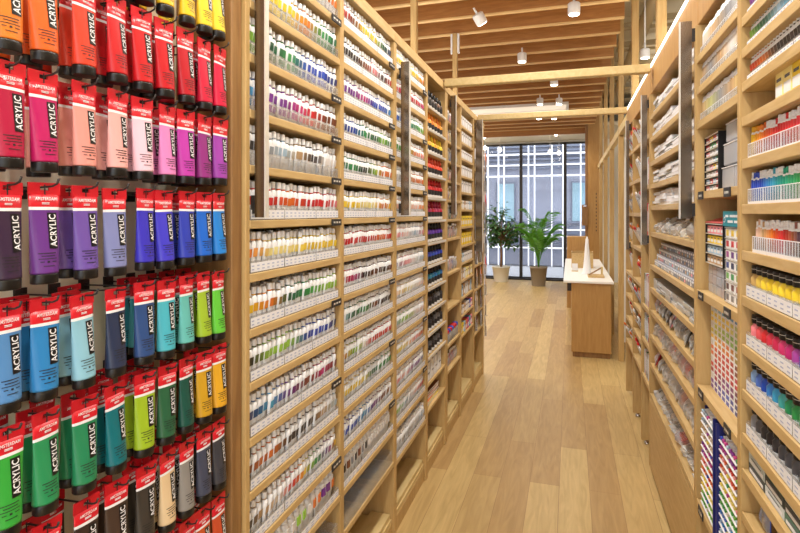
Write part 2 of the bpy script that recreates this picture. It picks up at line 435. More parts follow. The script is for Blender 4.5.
for k, (a, c) in enumerate(LB):
    pl = .02 if k == 0 else a - LB[k - 1][1]
    t = bay(-1, k, a, c, LLV[k], 'oak shelving unit, ' + BAYN[k], thick=.023 if k < 3 else .018, pl=pl, pr=.035 if k == 6 else 0,
            lipm='oak', back='back_light' if k < 2 else 'back_dim')
    L = c - a
    m = MB(); m.box(-.014, -DEP, .001, L - .001, .075, .10); m.box(-.02, -.12, 0.004, L - .004, .10, .125); m.box(-.17, -DEP, .004, L - .004, .10, .125)
    m.build('bottom_board', M['oak_pale'], t)
    MB().box(-.012, -.03, .001, L - .001, 0, .074).build('plinth', M['oak_v'], t)
    if k == 3:
        for z in LLV[k][:12]:
            MB().box(.002, .008, .001, L - .001, z - .012, z + .003).build('shelf_edge_strip', M['steel_edge'], t)
    if k < 3:   # black price rails at the lip ends
        for q, z in enumerate(LLV[k]):
            if q in (0, 2, 3, 4, 5, 7, 9, 11):
                m = MB(); y = L - .085
                m.box(.003, .007, y, L - .006, z - .026, z - .002, 0)
                for e in range(3): m.box(.007, .0075, y + .01 + e * .022, y + .024 + e * .022, z - .017, z - .011, 1)
                m.build('sign_plate', [M['soft_black'], M['steel_edge']], t)

# peg wall unit with the hanging tubes
t = empty('peg_wall_unit', (-1.0, 0.3, 0)); tag(t, 'cream peg wall in an oak frame holding hanging acrylic tubes', 'display wall')
MB().box(-.02, 0, -.05, .893, .35, 2.44).build('peg_panel', M['cream'], t)
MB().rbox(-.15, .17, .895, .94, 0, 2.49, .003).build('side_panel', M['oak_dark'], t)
MB().rbox(-.15, .17, -.09, -.05, 0, 2.49, .003).build('side_panel', M['oak_v'], t)
MB().rbox(-.15, .17, -.05, .895, 2.44, 2.49, .002).build('crown', M['oak'], t)
MB().rbox(-.15, .12, -.05, .895, 0, .35, .003).build('base_cabinet', M['oak_v'], t)

# steel blades projecting from the left and right shelving
def blade(x0, x1, y, z0, z1, label, w=.012):
    t = empty('steel_blade', ((x0 + x1) / 2, y, z0)); tag(t, label, 'steel panel', 'vertical steel blades on the shelving')
    a = abs(x1 - x0) / 2
    MB().box(-a, a, -w / 2, w / 2, 0, z1 - z0).build('panel', M['steel'], t)
    s = 1 if x0 < 0 else -1
    MB().box(s * a, s * (a + .004), -w / 2 - .003, w / 2 + .003, 0, z1 - z0).build('edge_strip', M['steel_edge'], t)  # paler strip paints the lit edge of the blade
    MB().box(-s * a, -s * (a + .012), -.006, .006, (z1 - z0) * .0 + .01, .06).build('bracket', M['dark_metal'], t)
    MB().box(-s * a, -s * (a + .012), -.006, .006, (z1 - z0) - .08, (z1 - z0) - .03).build('bracket', M['dark_metal'], t)
blade(-.816, -.785, 1.285, 1.588, 2.47, 'brushed steel blade beside the hanging tube wall, nearest on the left')
blade(-.812, -.768, 2.60, 1.588, 2.36, 'brushed steel blade at the start of the third left-wall bay')
blade(-.812, -.778, 3.80, 1.588, 2.44, 'brushed steel blade on the fifth left-wall bay of packets')
blade(-.812, -.752, 4.86, 1.25, 2.44, 'brushed steel blade at the last left-wall bay of tools')
blade(.419, .460, 2.39, 1.578, 2.36, 'wide brushed steel blade between the two nearer right-wall bays')
blade(.429, .462, 3.70, 1.40, 2.34, 'brushed steel blade at the far end of the pad shelves')
blade(.44, .464, 4.80, 1.30, 2.36, 'brushed steel blade at the far brush racks on the right')

# ================================================================= BIG ACRYLIC TUBES (hanging)
BW0, BW1 = .0225, .026
def bdepth(z): return max(.0035, .0165 - (z - .018) / (.128 - .018) * .0125)
def bhalf(z): return BW0 + (BW1 - BW0) * (z - .018) / .13
def surf(y, z, e=0):
    d = bdepth(z); w = bhalf(z)
    return (d * math.sqrt(max(.02, 1 - (y / w) ** 2)) + e, y, z)
def ell(z, n=20, hx=None, hy=None):
    d = bdepth(z) if hx is None else hx; w = bhalf(z) if hy is None else hy
    return [(d * math.cos(2 * math.pi * i / n), w * math.sin(2 * math.pi * i / n), z) for i in range(n)]
body = MB()
zs = [.017, .02, .045, .075, .10, .1225, .1275]
body.loft([ell(z) for z in zs] + [ell(.148, hx=.0028, hy=.0262)], [0, 0, 0, 0, 0, 1, 2])
# black ACRYLIC panel with white letters
def patch(mb, y0, y1, z0, z1, e, mi, n=5):
    vs = []; fs = []
    for i in range(n + 1):
        y = y0 + (y1 - y0) * i / n
        for z in (z0, (z0 + z1) / 2, z1): vs.append(surf(y, z, e))
    for i in range(n):
        for j in range(2): fs.append((i * 3 + j, (i + 1) * 3 + j, (i + 1) * 3 + j + 1, i * 3 + j + 1))
    mb.add(vs, fs, mi)
patch(body, .001, .0175, .058, .118, .0006, 3)
tv, tf, asp = text_mb('ACRYLIC')
body.add([surf(.0155 - ty * .0125, .061 + tx * .054, .0012) for tx, ty in tv], tf, 1)
for (a, c, z, hh) in ((-.016, .012, .050, .0014), (-.012, .010, .0455, .0014), (-.016, .013, .041, .0012), (-.004, .0, .035, .003), (-.014, -.008, .036, .0012), (.004, .012, .036, .0012), (-.010, .008, .029, .0012)):
    patch(body, a, c, z, z + hh, .0005, 4, 4)
me_body = body.mesh('tube_body', [M['obj'], M['paper'], M['red'], M['black'], M['soft_black']])
cap = MB(); cap.lathe([(.95, 0), (1, .0015), (1.0, .014), (.97, .0175)], n=24, ex=.0165, ey=.0215)
me_cap = cap.mesh('cap', [M['black']])
hd = MB()
hz0, hz1 = .1475, .168
for a in ((-.0265, .0265, hz0, .1555), (-.0265, -.0075, .1555, .1625), (.0075, .0265, .1555, .1625), (-.0265, .0265, .1625, hz1)):
    hd.box(-.0016, .0016, a[0], a[1], a[2], a[3], 0)
tv, tf, asp = text_mb('AMSTERDAM')
hd.add([((-1) * 0 + bdepth(.139) + .0012, -.0175 + tx * .035, .1385 + ty * .0055) for tx, ty in tv], tf, 1)
for z, w in ((.1345, .006), (.1325, .006)): hd.box(bdepth(z), bdepth(z) + .001, -w, w, z - .0005, z + .0005, 1)
hd.box(.0016, .0022, -.001, .001, .1475, .165, 2)
me_head = hd.mesh('hang_tag', [M['red'], M['paper'], M['soft_black']])

CY = [.552, .620, .684, .762, .833, .903, .967, 1.032, 1.096, 1.152]
RZ = [2.032, 1.849, 1.667, 1.481, 1.288, 1.100, .912, .727]
RC = [
 [(200, 60, 30), (210, 90, 30), (220, 120, 30), (225, 140, 30), (30, 30, 34), (40, 40, 44), (235, 190, 40), (235, 195, 40), (238, 205, 50), (238, 210, 60)],
 [(214, 120, 30), (220, 120, 34), (224, 96, 30), (214, 62, 40), (196, 30, 38), (200, 26, 34), (196, 22, 36), (184, 22, 40), (206, 34, 66), (214, 30, 70)],
 [(150, 12, 40), (172, 20, 62), (186, 26, 96), (228, 150, 140), (236, 172, 168), (240, 196, 212), (226, 134, 194), (188, 60, 168), (146, 50, 128), (158, 66, 170)],
 [(40, 26, 44), (56, 36, 62), (104, 52, 134), (108, 80, 162), (128, 134, 184), (62, 54, 190), (70, 64, 204), (52, 66, 178), (34, 104, 208), (44, 134, 220)],
 [(60, 110, 160), (84, 136, 192), (46, 128, 190), (142, 194, 214), (44, 54, 82), (48, 78, 132), (78, 182, 200), (104, 190, 184), (164, 196, 54), (104, 204, 66)],
 [(30, 90, 40), (56, 164, 62), (44, 144, 90), (40, 134, 90), (20, 112, 122), (158, 188, 42), (44, 98, 66), (28, 84, 72), (208, 160, 40), (230, 172, 44)],
 [(20, 50, 40), (24, 70, 50), (40, 40, 40), (60, 44, 38), (72, 54, 44), (64, 58, 52), (230, 202, 160), (146, 142, 138), (72, 76, 96), (66, 66, 74)],
 [(90, 40, 30), (110, 50, 36), (84, 52, 36), (70, 50, 40), (130, 60, 40), (60, 48, 40), (120, 60, 36), (150, 100, 60), (214, 94, 44), (206, 84, 50)]]
hook = MB(); hook.tube([(0, 0, 0), (.10, 0, .002), (.176, 0, .006), (.186, 0, .010), (.190, 0, .018)], .0018, 6); hook.box(-.001, .004, -.012, .012, -.012, .012)
me_hook = hook.mesh('peg_hook', [M['dark_metal']])
ROWN = ['top', 'second', 'third', 'fourth', 'fifth', 'sixth', 'seventh', 'bottom']
DEPN = ['front', 'second', 'third', 'rearmost']
for r, zb in enumerate(RZ):
    for c, y in enumerate(CY):
        colr = RC[r][c]; L4 = lin(colr)
        hk = inst('peg_hook', me_hook, (-.998, y, zb + .1575))
        tag(hk, 'chrome peg hook carrying %s acrylic tubes, %s row, %s hook from left' % (cname(colr), ROWN[r], ORD[c]), 'hook', 'chrome peg hooks')
        first = 0
        dp = 0
        for q in range(first, 4):
            if q > first and R.random() < (.4 if q == first + 1 else .65): continue
            x = -.838 - .037 * q
            jy = R.uniform(-.003, .003); jr = R.uniform(-.12, .12)
            t = empty('acrylic_paint_tube', (x, y + jy, zb + R.uniform(-.002, .003)), jr); t.rotation_euler = (R.uniform(-.035, .035), 0, jr)
            tag(t, '%s acrylic tube with red tag, %s row, %s hook from left, %s on hook' % (cname(colr), ROWN[r], ORD[c], DEPN[dp] if q < 3 else 'rearmost'),
                'paint tube', 'acrylic paint tubes hanging on the peg wall')
            dp += 1
            child('body', me_body, t, L4); child('cap', me_cap, t); child('hang_tag', me_head, t)

# ================================================================= WHITE TUBES ON SHELVES
def small_tube(two=False, low=False, tall=False):
    """front faces +X; slots 0 white, 1 tint"""
    b = MB(); n = 8 if low else 12
    S = 1.0
    prof = [(.0016, .0112, 0), (.006, .0108, .03), (.0098, .0104, .062), (.0102, .0102, .078), (.0062, .0062, .083)]
    rings = [[(hx * math.cos(2 * math.pi * i / n), hy * math.sin(2 * math.pi * i / n), z * S) for i in range(n)] for hx, hy, z in prof]
    b.loft(rings, 0)
    b.lathe([(.0066, .083), (.0066, .087)], n=n, mi=1)
    def fr(z): return .0016 + (.0098 - .0016) * min(1, z / .062)
    def sw(z0, z1):
        w = .0098
        b.add([(fr(z0) + .0012, -w, z0), (fr(z0) + .0012, w, z0), (fr(z1) + .0012, w, z1), (fr(z1) + .0012, -w, z1)], [(0, 1, 2, 3)], 1)
    sw(.040, .063)
    if two: sw(.013, .032)
    return b
def small_cap(n=12): return MB().lathe([(.0078, .087), (.0082, .089), (.0078, .104), (.0070, .1055)], n=n)
wbody = small_tube(); wbody2 = small_tube(True); wcap = small_cap()
me_wb = wbody.mesh('paint_tube', [M['white'], M['obj']]); me_wb2 = wbody2.mesh('paint_tube', [M['white'], M['obj']]); me_wc = wcap.mesh('cap', [M['white']])
low1 = small_tube(low=True); low2 = small_tube(True, low=True); lowc = small_cap(7)
stuffL = MB()
WH = (.87, .87, .88, 1)
def stuff_tube(x, y, z, colr, two, flip=False, sc=1.0, capc=WH):
    mt = Matrix.Translation((x, y, z)) @ Matrix.Rotation(math.pi if flip else 0, 4, 'Z') @ Matrix.Diagonal((1, 1, sc, 1))
    src = low2 if two else low1
    k = len(stuffL.v)
    stuffL.v += [tuple(mt @ Vector(p)) for p in src.v]
    L4 = lin(colr)
    for f, m in zip(src.f, src.m):
        stuffL.f.append([i + k for i in f]); stuffL.m.append(0); stuffL.c.append(L4 if m == 1 else WH); stuffL.smooth.append(True)
    stuffL.merge(lowc, mt, capc, 0)

def tray(x, y0, y1, z, side, label, n, hh=.036, depth=.20, grp='clear acrylic trays on the shelves', strip=True):
    """open acrylic tray whose price strip shows toward the aisle"""
    t = empty('acrylic_tray', (x, y0, z), 0); tag(t, label, 'tray', grp)
    L = y1 - y0; s = -side; e = .0012   # s: direction to the aisle
    m = MB(); m.box(0, s * e, 0, L, 0, hh); m.box(0, -s * depth, 0, L, 0, .0015)
    m.box(0, -s * depth, 0, .0012, 0.0015, hh); m.box(0, -s * depth, L - .0012, L, 0.0015, hh)
    m.build('tray', M['clear'], t)
    if strip:
        m = MB(); w = L / n
        m.box(s * .0014, s * .002, .002, L - .002, .003, hh * .82, 0)
        for i in range(n):
            for q in range(2):
                zz = hh * (.24 + .28 * q)
                m.box(s * .002, s * .0023, (i + .25) * w, (i + .7) * w, zz, zz + .0035, 1)
        m.build('price_label', [M['paper'], M['ink']], t)
    return t

def stuff_add(dst, src, mtx, cols):
    k = len(dst.v); dst.v += [tuple(mtx @ Vector(p)) for p in src.v]
    for f, m, q in zip(src.f, src.m, src.smooth):
        dst.f.append([i + k for i in f]); dst.m.append(0); dst.c.append(cols[m]); dst.smooth.append(q)
stuffM = MB(); stuffB = MB(); BK4 = lin((24, 22, 22))
RD = (206, 40, 44); OR = (226, 120, 40); YE = (240, 208, 50); GR = (50, 150, 80); DG = (28, 90, 66); BL = (40, 76, 190); CY_ = (60, 160, 205); NV = (30, 40, 96); PU = (120, 50, 150)
MG = (200, 50, 130); BR = (120, 66, 40); DK = (44, 40, 42); GY = (140, 140, 144); TN = (200, 164, 120); PK = (240, 150, 160); LY = (246, 230, 150); LG = (150, 200, 70); WT = (226, 222, 220)
LBC = (170, 200, 224); LP = (246, 206, 196)
SHELFC = [
 [[OR, RD, BR, OR], [YE, YE, YE, OR, GR, DG], [LG, DG, GR, BL, BL, NV], [CY_, PU, PU, MG, RD, BR, BR], [DK, GY, LBC, TN, DK, WT, WT], [RD, RD, OR, RD, RD, PK], [OR, LY, LY, YE, YE, YE],
  [YE, OR, DG, GR, LG, LG], [DK, LG, LG, BL, BL, NV], [NV, CY_, PU, BR, MG, BR], [BR, OR, DK, DK, TN, LBC], [DK, TN, WT, RD, YE, GR, PU, YE]],
 [[RD, BR, YE, YE, DG, NV], [DK, DK, BR, PK, DK, RD], [PU, PU, MG, BL, BL, CY_], [NV, BL, GR, DG, LG, DG], [DG, GR, DK, LG, OR, OR], [YE, YE, LY, LY, OR, YE], [RD, RD, RD, OR, RD],
  [RD, MG, DK, BR, DK, BR], [LBC, DG, GR, BR, DK, DK], [OR, LG, WT, RD, RD, RD], [YE, YE, LY, DG, GR, GR], [BL, BL, CY_, PU, BR, TN]],
 [[YE, YE, YE, OR], [RD, MG, RD, MG], [BL, CY_, GR, LG], [GR, LG, OR, PK], [WT, GY, OR, OR], [LP, OR, LP, OR], [PK, LP, LBC, PK], [LBC, PK, WT, LBC], [LP, LY, WT, LP], [LBC, LG, WT, LP],
  [YE, LY, PK, OR], [PK, LP, PU, LBC], [LG, LBC, LP, RD], [WT, GY, WT, LBC]]]
N_ind = 0
for k in range(3):
    y0, y1 = LB[k]; nper = [22, 22, 21][k]
    for s in range(12 if k < 2 else 14):
        z = LLV[k][s]; two = (s in (1, 2, 3) and k == 0) or (k == 1 and s in (1,))
        pitch = (y1 - y0 - .016) / nper
        ns = 3 if k < 2 else 3
        cuts = sorted(R.sample(range(5, nper - 4, 1), ns - 1)) if R.random() < .5 else [7, 15]
        if cuts[1] - cuts[0] < 3: cuts = [7, 14]
        cuts = [0] + cuts + [nper]
        for a in range(ns):
            ya = y0 + .008 + cuts[a] * pitch; yb = y0 + .008 + cuts[a + 1] * pitch - .002
            tray(XL - .006, ya, yb, z + .0005, -1, 'clear tray, %s of three, %s shelf down, %s' % (ORD[a], ORD[s], BAYN[k].replace('nearest the', 'beside')), cuts[a + 1] - cuts[a], hh=.034, strip=not (k == 0 and s < 5))
        stops = SHELFC[k][s]
        for i in range(nper):
            colr = ramp(stops, (i + .5) / nper)
            y = y0 + .008 + (i + .5) * pitch + R.uniform(-.001, .001)
            x = XL - .021 + R.uniform(-.003, .003)
            ind = (k == 0 and s > 0) or (k == 1 and s in (6, 7))
            sc = 1.0 + (R.random() < .2) * .0
            if ind and N_ind < 300:
                o = inst('paint_tube', me_wb2 if two else me_wb, (x, y, z + .002), R.uniform(-.12, .12), lin(colr))
                o.scale = (1, 1, 1 + R.uniform(-.03, .05))
                tag(o, '%s-swatch white tube, %s from left, %s shelf down, %s' % (cname(colr).replace('dark ', 'dark-').replace('pale ', 'pale-').replace('lime green', 'lime'), ORD[i], ORD[s], 'bay nearest hanging tubes' if k == 0 else 'second left bay'),
                    'paint tube', 'white paint tubes on the left-wall shelves')
                child('cap', me_wc, o); N_ind += 1
            else:
                stuff_tube(x, y, z + .002, colr, two, sc=1 + R.uniform(-.03, .05))
            for q in range(1, 5):
                if R.random() < (.12 if q < 3 else .4): continue
                stuff_tube(x - .026 * q, y + R.uniform(-.002, .002), z + .002, colr, False, sc=1 + R.uniform(-.03, .05))
# tall tubes on the lower shelf of the nearest bays
big = MB(); big.loft([[(hx * math.cos(a * math.pi / 6), hy * math.sin(a * math.pi / 6), z) for a in range(12)] for hx, hy, z in ((.002, .019, 0), (.010, .018, .05), (.015, .0165, .09), (.0155, .0155, .10), (.008, .008, .107))], [0, 0, 0, 0])
big.box(.012, .0165, -.010, .010, .055, .085, 1)
me_big = big.mesh('large_paint_tube', [M['white'], M['obj']]); me_bigc = MB().lathe([(.0105, .107), (.011, .109), (.0105, .127), (.009, .129)], n=14).mesh('cap', [M['white']])
for k in (0, 1):
    y0, y1 = LB[k]; z = LLV[k][12]; npr = 15
    tray(XL - .006, y0 + .006, y1 - .006, z + .0005, -1, 'long clear tray of large white tubes, ' + BAYN[k], npr, hh=.03)
    for i in range(npr):
        y = y0 + .02 + (i + .5) * (y1 - y0 - .04) / npr
        for q in range(2):
            colr = [WT, GY, WT, WT, LG, WT, OR, PU, OR][int(i * 9 / npr)] if (q == 0) else WT
            if k == 1: colr = WT if i > 6 else [DK, BR, GY][i % 3]
            o = inst('large_paint_tube', me_big, (XL - .028 - .038 * q, y, z + .002), R.uniform(-.2, .2), lin(colr)); o.scale = (1, 1, .9 + R.uniform(-.04, .0))
            tag(o, 'large white metal tube, %s from left, %s row, low shelf, %s' % (ORD[i], ['front', 'rear'][q], 'bay nearest hanging tubes' if k == 0 else 'second left bay'), 'paint tube', 'large white tubes on the low shelves')
            child('cap', me_bigc, o)
# empty deep clear trays on lowest shelf
for k in (0, 1):
    y0, y1 = LB[k]; z = LLV[k][13]
    for i in range(3):
        w = (y1 - y0 - .02) / 3
        t = tray(XL - .006, y0 + .01 + i * w, y0 + .005 + (i + 1) * w, z + .0005, -1, 'empty deep clear tray, %s from left, lowest shelf, %s' % (ORD[i], BAYN[k]), 4, hh=.06, strip=False)
        m = MB()
        for q in range(1, 4): m.box(-.002, -.16, q * w / 4, q * w / 4 + .001, .002, .05)
        m.build('divider', M['clear'], t)

# bay 4: black bottles with coloured bands, pouring caps
bb = MB(); bb.lathe([(.014, 0), (.016, .002), (.016, .05), (.0155, .07), (.007, .078)], n=12, mi=[0, 1, 2, 0]); me_bb = bb.mesh('paint_bottle', [M['soft_black'], M['soft_black'], M['obj']])
bb = MB(); bb.lathe([(.0155, 0), (.0165, .002), (.0165, .018), (.0165, .046), (.0155, .062), (.009, .07)], n=12, mi=[0, 3, 1, 2, 2])
me_bb = bb.mesh('paint_bottle', [M['soft_black'], M['soft_black'], M['obj'], M['tub']])
bc = MB(); bc.lathe([(.0095, .07), (.0095, .086), (.006, .10), (.003, .108)], n=10); me_bc = bc.mesh('cap', [M['black']]); me_bcc = bc.mesh('cap', [M['obj']])
B4 = [DK, OR, YE, (232, 90, 50), RD, (190, 40, 60), PU, (50, 60, 180), (50, 120, 190), (40, 150, 110), (200, 150, 60), (150, 80, 60), DK, GY]
y0, y1 = LB[3]; zz = LLV[3]
for s in range(12):
    for i in range(6):
        y = y0 + .05 + i * (y1 - y0 - .10) / 5
        colr = ramp([B4[s], B4[s + 1]], R.random() * .4)
        if s > 8: colr = ramp([(90, 70, 70), (60, 60, 66), GY], R.random())
        for q in range(3):
            if q:
                mt = Matrix.Translation((XL - .03 - .052 * q, y, zz[s] + .0015)) @ Matrix.Diagonal((1.35, 1.35, 1.1, 1)); stuff_add(stuffB, bb, mt, [BK4, BK4, lin(colr), WH]); stuff_add(stuffB, bc, mt, [lin(colr) if 0 < s < 6 else BK4]); continue
            o = inst('paint_bottle', me_bb, (XL - .03 - .052 * q, y, zz[s] + .0015), 0, lin(colr)); o.scale = (1.35, 1.35, 1.1)
            tag(o, 'black-based bottle with %s band, %s from left, %s shelf down, fourth left bay' % (cname(colr).split()[-1], ORD[i], ORD[s]), 'paint bottle', 'small dark paint bottles')
            child('cap', me_bcc if 0 < s < 6 else me_bc, o, lin(colr))

# ================================================================= generic merchandise
def carton(w, d, h, band=True):
    """small box, front at +X"""
    m = MB(); m.rbox(-d / 2, d / 2, -w / 2, w / 2, 0, h, .0015, 0)
    if band: m.box(d / 2, d / 2 + .0006, -w * .42, w * .42, h * .2, h * .55, 1); m.box(d / 2, d / 2 + .0007, -w * .3, w * .3, h * .68, h * .78, 2)
    return m.mesh('carton', [M['objm'], M['paper'], M['grey_ink']])
def packet(w, h):
    """crumpled clear bag on a white header card"""
    m = MB(); n = 6
    g = []
    for j in range(n + 1):
        for i in range(n + 1):
            y = -w / 2 + w * i / n; z = h * .85 * j / n
            g.append((.004 + .014 * math.sin(math.pi * i / n) * math.sin(math.pi * j / n) * R.uniform(.6, 1.3), y + R.uniform(-1, 1) * w * .02, z))
    fs = [(j * (n + 1) + i, j * (n + 1) + i + 1, (j + 1) * (n + 1) + i + 1, (j + 1) * (n + 1) + i) for j in range(n) for i in range(n)]
    m.add(g, fs, 0, sm=False)
    m.box(0, .002, -w * .42, w * .42, h * .1, h * .8, 1)
    m.box(-.001, .005, -w / 2, w / 2, h * .85, h, 2)
    return m.mesh('packet', [M['bag'], M['objm'], M['paper']])
def padmesh(w, d, h):
    m = MB(); m.rbox(-d / 2, d / 2, -w / 2, w / 2, 0, h * .86, .001, 0)
    m.box(-d / 2 - .001, d / 2 + .001, -w / 2, w / 2, h * .86, h, 1)
    return m.mesh('paper_pad', [M['paper'], M['objm']])
SIDEROT = {-1: 0, 1: math.pi}
def place(name, me, side, X, y, z, colr, label, cat, grp, rz=0, rot=None):
    o = inst(name, me, (X, y, z), SIDEROT[side] + rz, lin(colr))
    tag(o, label, cat, grp); return o

PAL = [RD, OR, YE, GR, BL, WT, WT, GY, TN, PK, LBC, DK, CY_, MG]
# bay 5 left: blister packets and trays
me_pk = [packet(.075, .105), packet(.06, .10), packet(.07, .09)]
me_ct = [carton(.055, .09, .085), carton(.07, .09, .07), carton(.045, .08, .095)]
y0, y1 = LB[4]; lv = LLV[4]
for s, z in enumerate(lv):
    if s == 8: continue
    for i in range(5):
        y = y0 + .05 + i * (y1 - y0 - .1) / 4
        if s == len(lv) - 2: # red-capped jars
            continue
        place('blister_pack', me_pk[(i + s) % 3], -1, XL - .035, y, z + .001, R.choice(PAL), 'clear blister pack, %s from left, %s shelf down, fifth left bay' % (ORD[i], ORD[s]), 'packet', 'blister packs on the fifth left bay')
jar = MB(); jar.lathe([(.02, 0), (.023, .003), (.023, .065), (.02, .07)], n=14); me_jar = jar.mesh('clear_jar', [M['bag']])
jl = MB(); jl.lathe([(.0225, .07), (.0235, .072), (.0235, .09), (.02, .092)], n=14); me_jl = jl.mesh('lid', [M['obj']])
z = lv[-2]
for i in range(8):
    y = y0 + .045 + i * .054
    o = inst('lidded_jar', me_jar, (XL - .035, y, z + .001)); c = [RD, RD, BL, RD, BL, RD, RD, BL][i]
    tag(o, 'small clear jar with %s lid, %s from left, low in the fifth left bay' % (cname(c), ORD[i]), 'jar', 'jars with coloured lids'); child('lid', me_jl, o, lin(c))
# lower shelves of bay 4 : white cartons and yellow pads
y0, y1 = LB[3]
for i in range(4):
    for q in range(2):
        place('carton', me_ct[1], -1, XL - .055, y0 + .06 + i * .1, .56 + .001 + q * .072, WT, 'white carton, %s from left, %s layer, low in the fourth left bay' % (ORD[i], ['lower', 'upper'][q]), 'box', 'white cartons low in the fourth bay')
pdm = padmesh(.3, .22, .012)
for i in range(7):
    o = place('paper_pad', pdm, -1, XL - .13, y0 + .2, .401 + .0125 * i, [YE, YE, OR, BR, RD, BR, BR][i], '%s paper pad lying %s from bottom on the fourth left bay low shelf' % (cname([YE, YE, OR, BR, RD, BR, BR][i]), ORD[i]), 'paper pad', 'stack of coloured pads', rz=R.uniform(-.04, .04))
# bay 6 left cartons
y0, y1 = LB[5]
for s, z in enumerate(LLV[5]):
    for i in range(7):
        y = y0 + .045 + i * (y1 - y0 - .09) / 6
        c = YE if s in (6, 7) else (WT if s < 5 else R.choice([WT, WT, LY, TN, LBC]))
        if s >= 11: c = R.choice(PAL)
        place('carton', me_ct[(s * 2) % 3], -1, XL - .055, y, z + .001, c, '%s carton, %s from left, %s shelf down, sixth left bay' % (cname(c), ORD[i], ORD[s]), 'box', 'cartons on the sixth left bay')
# bay 7 left: tool packets hung on pegs, projecting into the aisle
y0, y1 = LB[6]
tool = MB(); tool.box(0, .002, -.03, .03, .1, .2, 1); tool.tube([(.006, 0, .0), (.01, .002, .09), (.008, 0, .17)], [.004, .007, .003], 8, 2); tool.box(0, .014, -.025, .025, 0, .1, 0)
me_tool = tool.mesh('tool_packet', [M['bag'], M['paper'], M['obj']])
for s, z in enumerate(LLV[6]):
    for i in range(4):
        y = y0 + .07 + i * .13
        c = R.choice([OR, TN, RD, DK, BR, WT])
        o = inst('tool_packet', me_tool, (XL + .012 + R.uniform(0, .03), y, z + .002), R.uniform(-.3, .3), lin(c)); 
        o.location.x = XL - .04 + .02 * (i % 2)
        tag(o, 'bagged tool with %s handle, %s from left, %s shelf down, last left bay' % (cname(c), ORD[i], ORD[s]), 'tool packet', 'bagged tools on the last left bay')
for s in range(9):   # fan of bags on arms at the end panel
    z = 2.2 - s * .2; y = 5.25
    t = empty('bag_hook', (XL + .003, y, z)); tag(t, 'thin tool hook on the left shelving end, %s from the top' % ORD[s], 'hook', 'hooks on the end of the left shelving')
    m = MB(); m.tube([(-.003, 0, 0), (.05, 0, .004), (.055, 0, .012)], .002, 6); m.build('rod', M['chrome'], t)
    o = inst('tool_packet', me_tool, (XL + .03, y, z - .192), R.uniform(-.3, .3), lin(R.choice([OR, RD, TN, DK])))
    tag(o, 'clear bagged tool hanging on the end of the left shelving, %s from the top' % ORD[s], 'tool packet', 'bagged tools at the left shelving end')

# ================================================================= RIGHT SHELVING
def rbay(y0, y1, levels, label, pl=.03, pr=0, lip=.026, dep=DEP, z_top=2.507):
    X = XR; t = empty('shelving_unit', (X, y0, 0)); tag(t, label, 'shelving', 'oak shelving units along the aisle'); L = y1 - y0
    for z in levels:
        MB().rbox(0, dep, .001, L - .001, z - lip, z, .002).build('shelf', M['oak'], t)
        MB().rbox(-.006, .0, .001, L - .001, z - lip, z + .002, .0015).build('shelf_lip', M['oak'], t)
    MB().box(dep, dep + .012, -pl, L + pr, 0, 2.34).build('back_panel', M['back_dim'], t)
    MB().rbox(-.008, dep, -pl, 0, 0.03, 2.34, .002).build('side_panel', M['oak_v'], t)
    if pr: MB().rbox(-.008, dep, L, L + pr, 0.03, 2.34, .002).build('side_panel', M['oak_v'], t)
    m = MB(); m.rbox(0, dep, -pl, L + pr, 2.34, z_top, .003); m.build('crown', M['oak_counter'], t)
    MB().box(-.008, .0, -pl, L + pr, z_top - .004, z_top + .005).build('light_strip', M['led'], t)
    m = MB(); m.lathe([(.018, 0), (.018, .01), (.01, .012), (.01, .031)], (.03, -pl / 2, -.0), 12); m.build('levelling_foot', M['chrome'], t)
    return t
R0 = (1.10, 1.79); R1 = (1.825, 2.375); R2 = (2.41, 3.66); R3 = (3.70, 4.07); R4 = (4.10, 4.60); R5 = (4.63, 5.15)
L0 = [2.26, 2.163, 2.071, 1.974, 1.874, 1.752, 1.623, 1.49, 1.36, 1.22, 1.09, .964, .861, .735]
L1 = [2.21, 2.087, 1.953, 1.679, 1.299, .928, .479]
L2 = [2.20, 2.06, 1.913, 1.774, 1.643, 1.483, 1.281, 1.14, 1.0, .85, .674, .483]
rbay(*R0, L0, 'oak shelving unit of marker trays and black-capped bottles, nearest on right', pl=.03)
rbay(.38, 1.07, L0, 'oak shelving unit on the right just before the marker trays')
t = rbay(*R1, L1, 'oak shelving unit of display racks, second on right')
t = rbay(*R2, L2, 'wide oak shelving unit of pads and packets above a plain front, on right', pr=0)
MB().box(-.006, .012, .0, R2[1] - R2[0], .035, .452).build('front_panel', M['oak'], t)
rbay(*R3, [2.1, 1.78, 1.43, .98, .75, .5], 'narrow oak shelving unit of upright books, on right')
rbay(*R4, [2.1, 1.85, 1.6, 1.35, 1.1, .9, .7, .5], 'oak shelving unit of bagged brushes, second last on right')
rbay(*R5, [2.1, 1.85, 1.6, 1.35, 1.1, .9, .7, .5], 'oak shelving unit of bagged brushes, last on right', pr=.03)
# name plates on lips of the second right bay
def plate(y, z, label):
    m = MB(); m.box(XR - .0105, XR - .0065, y - .035, y + .035, z - .028, z + .002, 0); 
    for i in range(3): m.box(XR - .011, XR - .0105, y - .022 + i * .016, y - .012 + i * .016, z - .018, z - .010, 1)
    tag(m.build('name_plate', [M['soft_black'], M['steel_edge']]), label, 'sign')
i = 0
for z in (1.679, 1.299, .928, .479):
    plate(2.29, z, 'small black name plate, farther one on the %s display shelf down, right wall' % ORD[i]); plate(1.93, z, 'small black name plate, nearer one on the %s display shelf down, right wall' % ORD[i]); i += 1

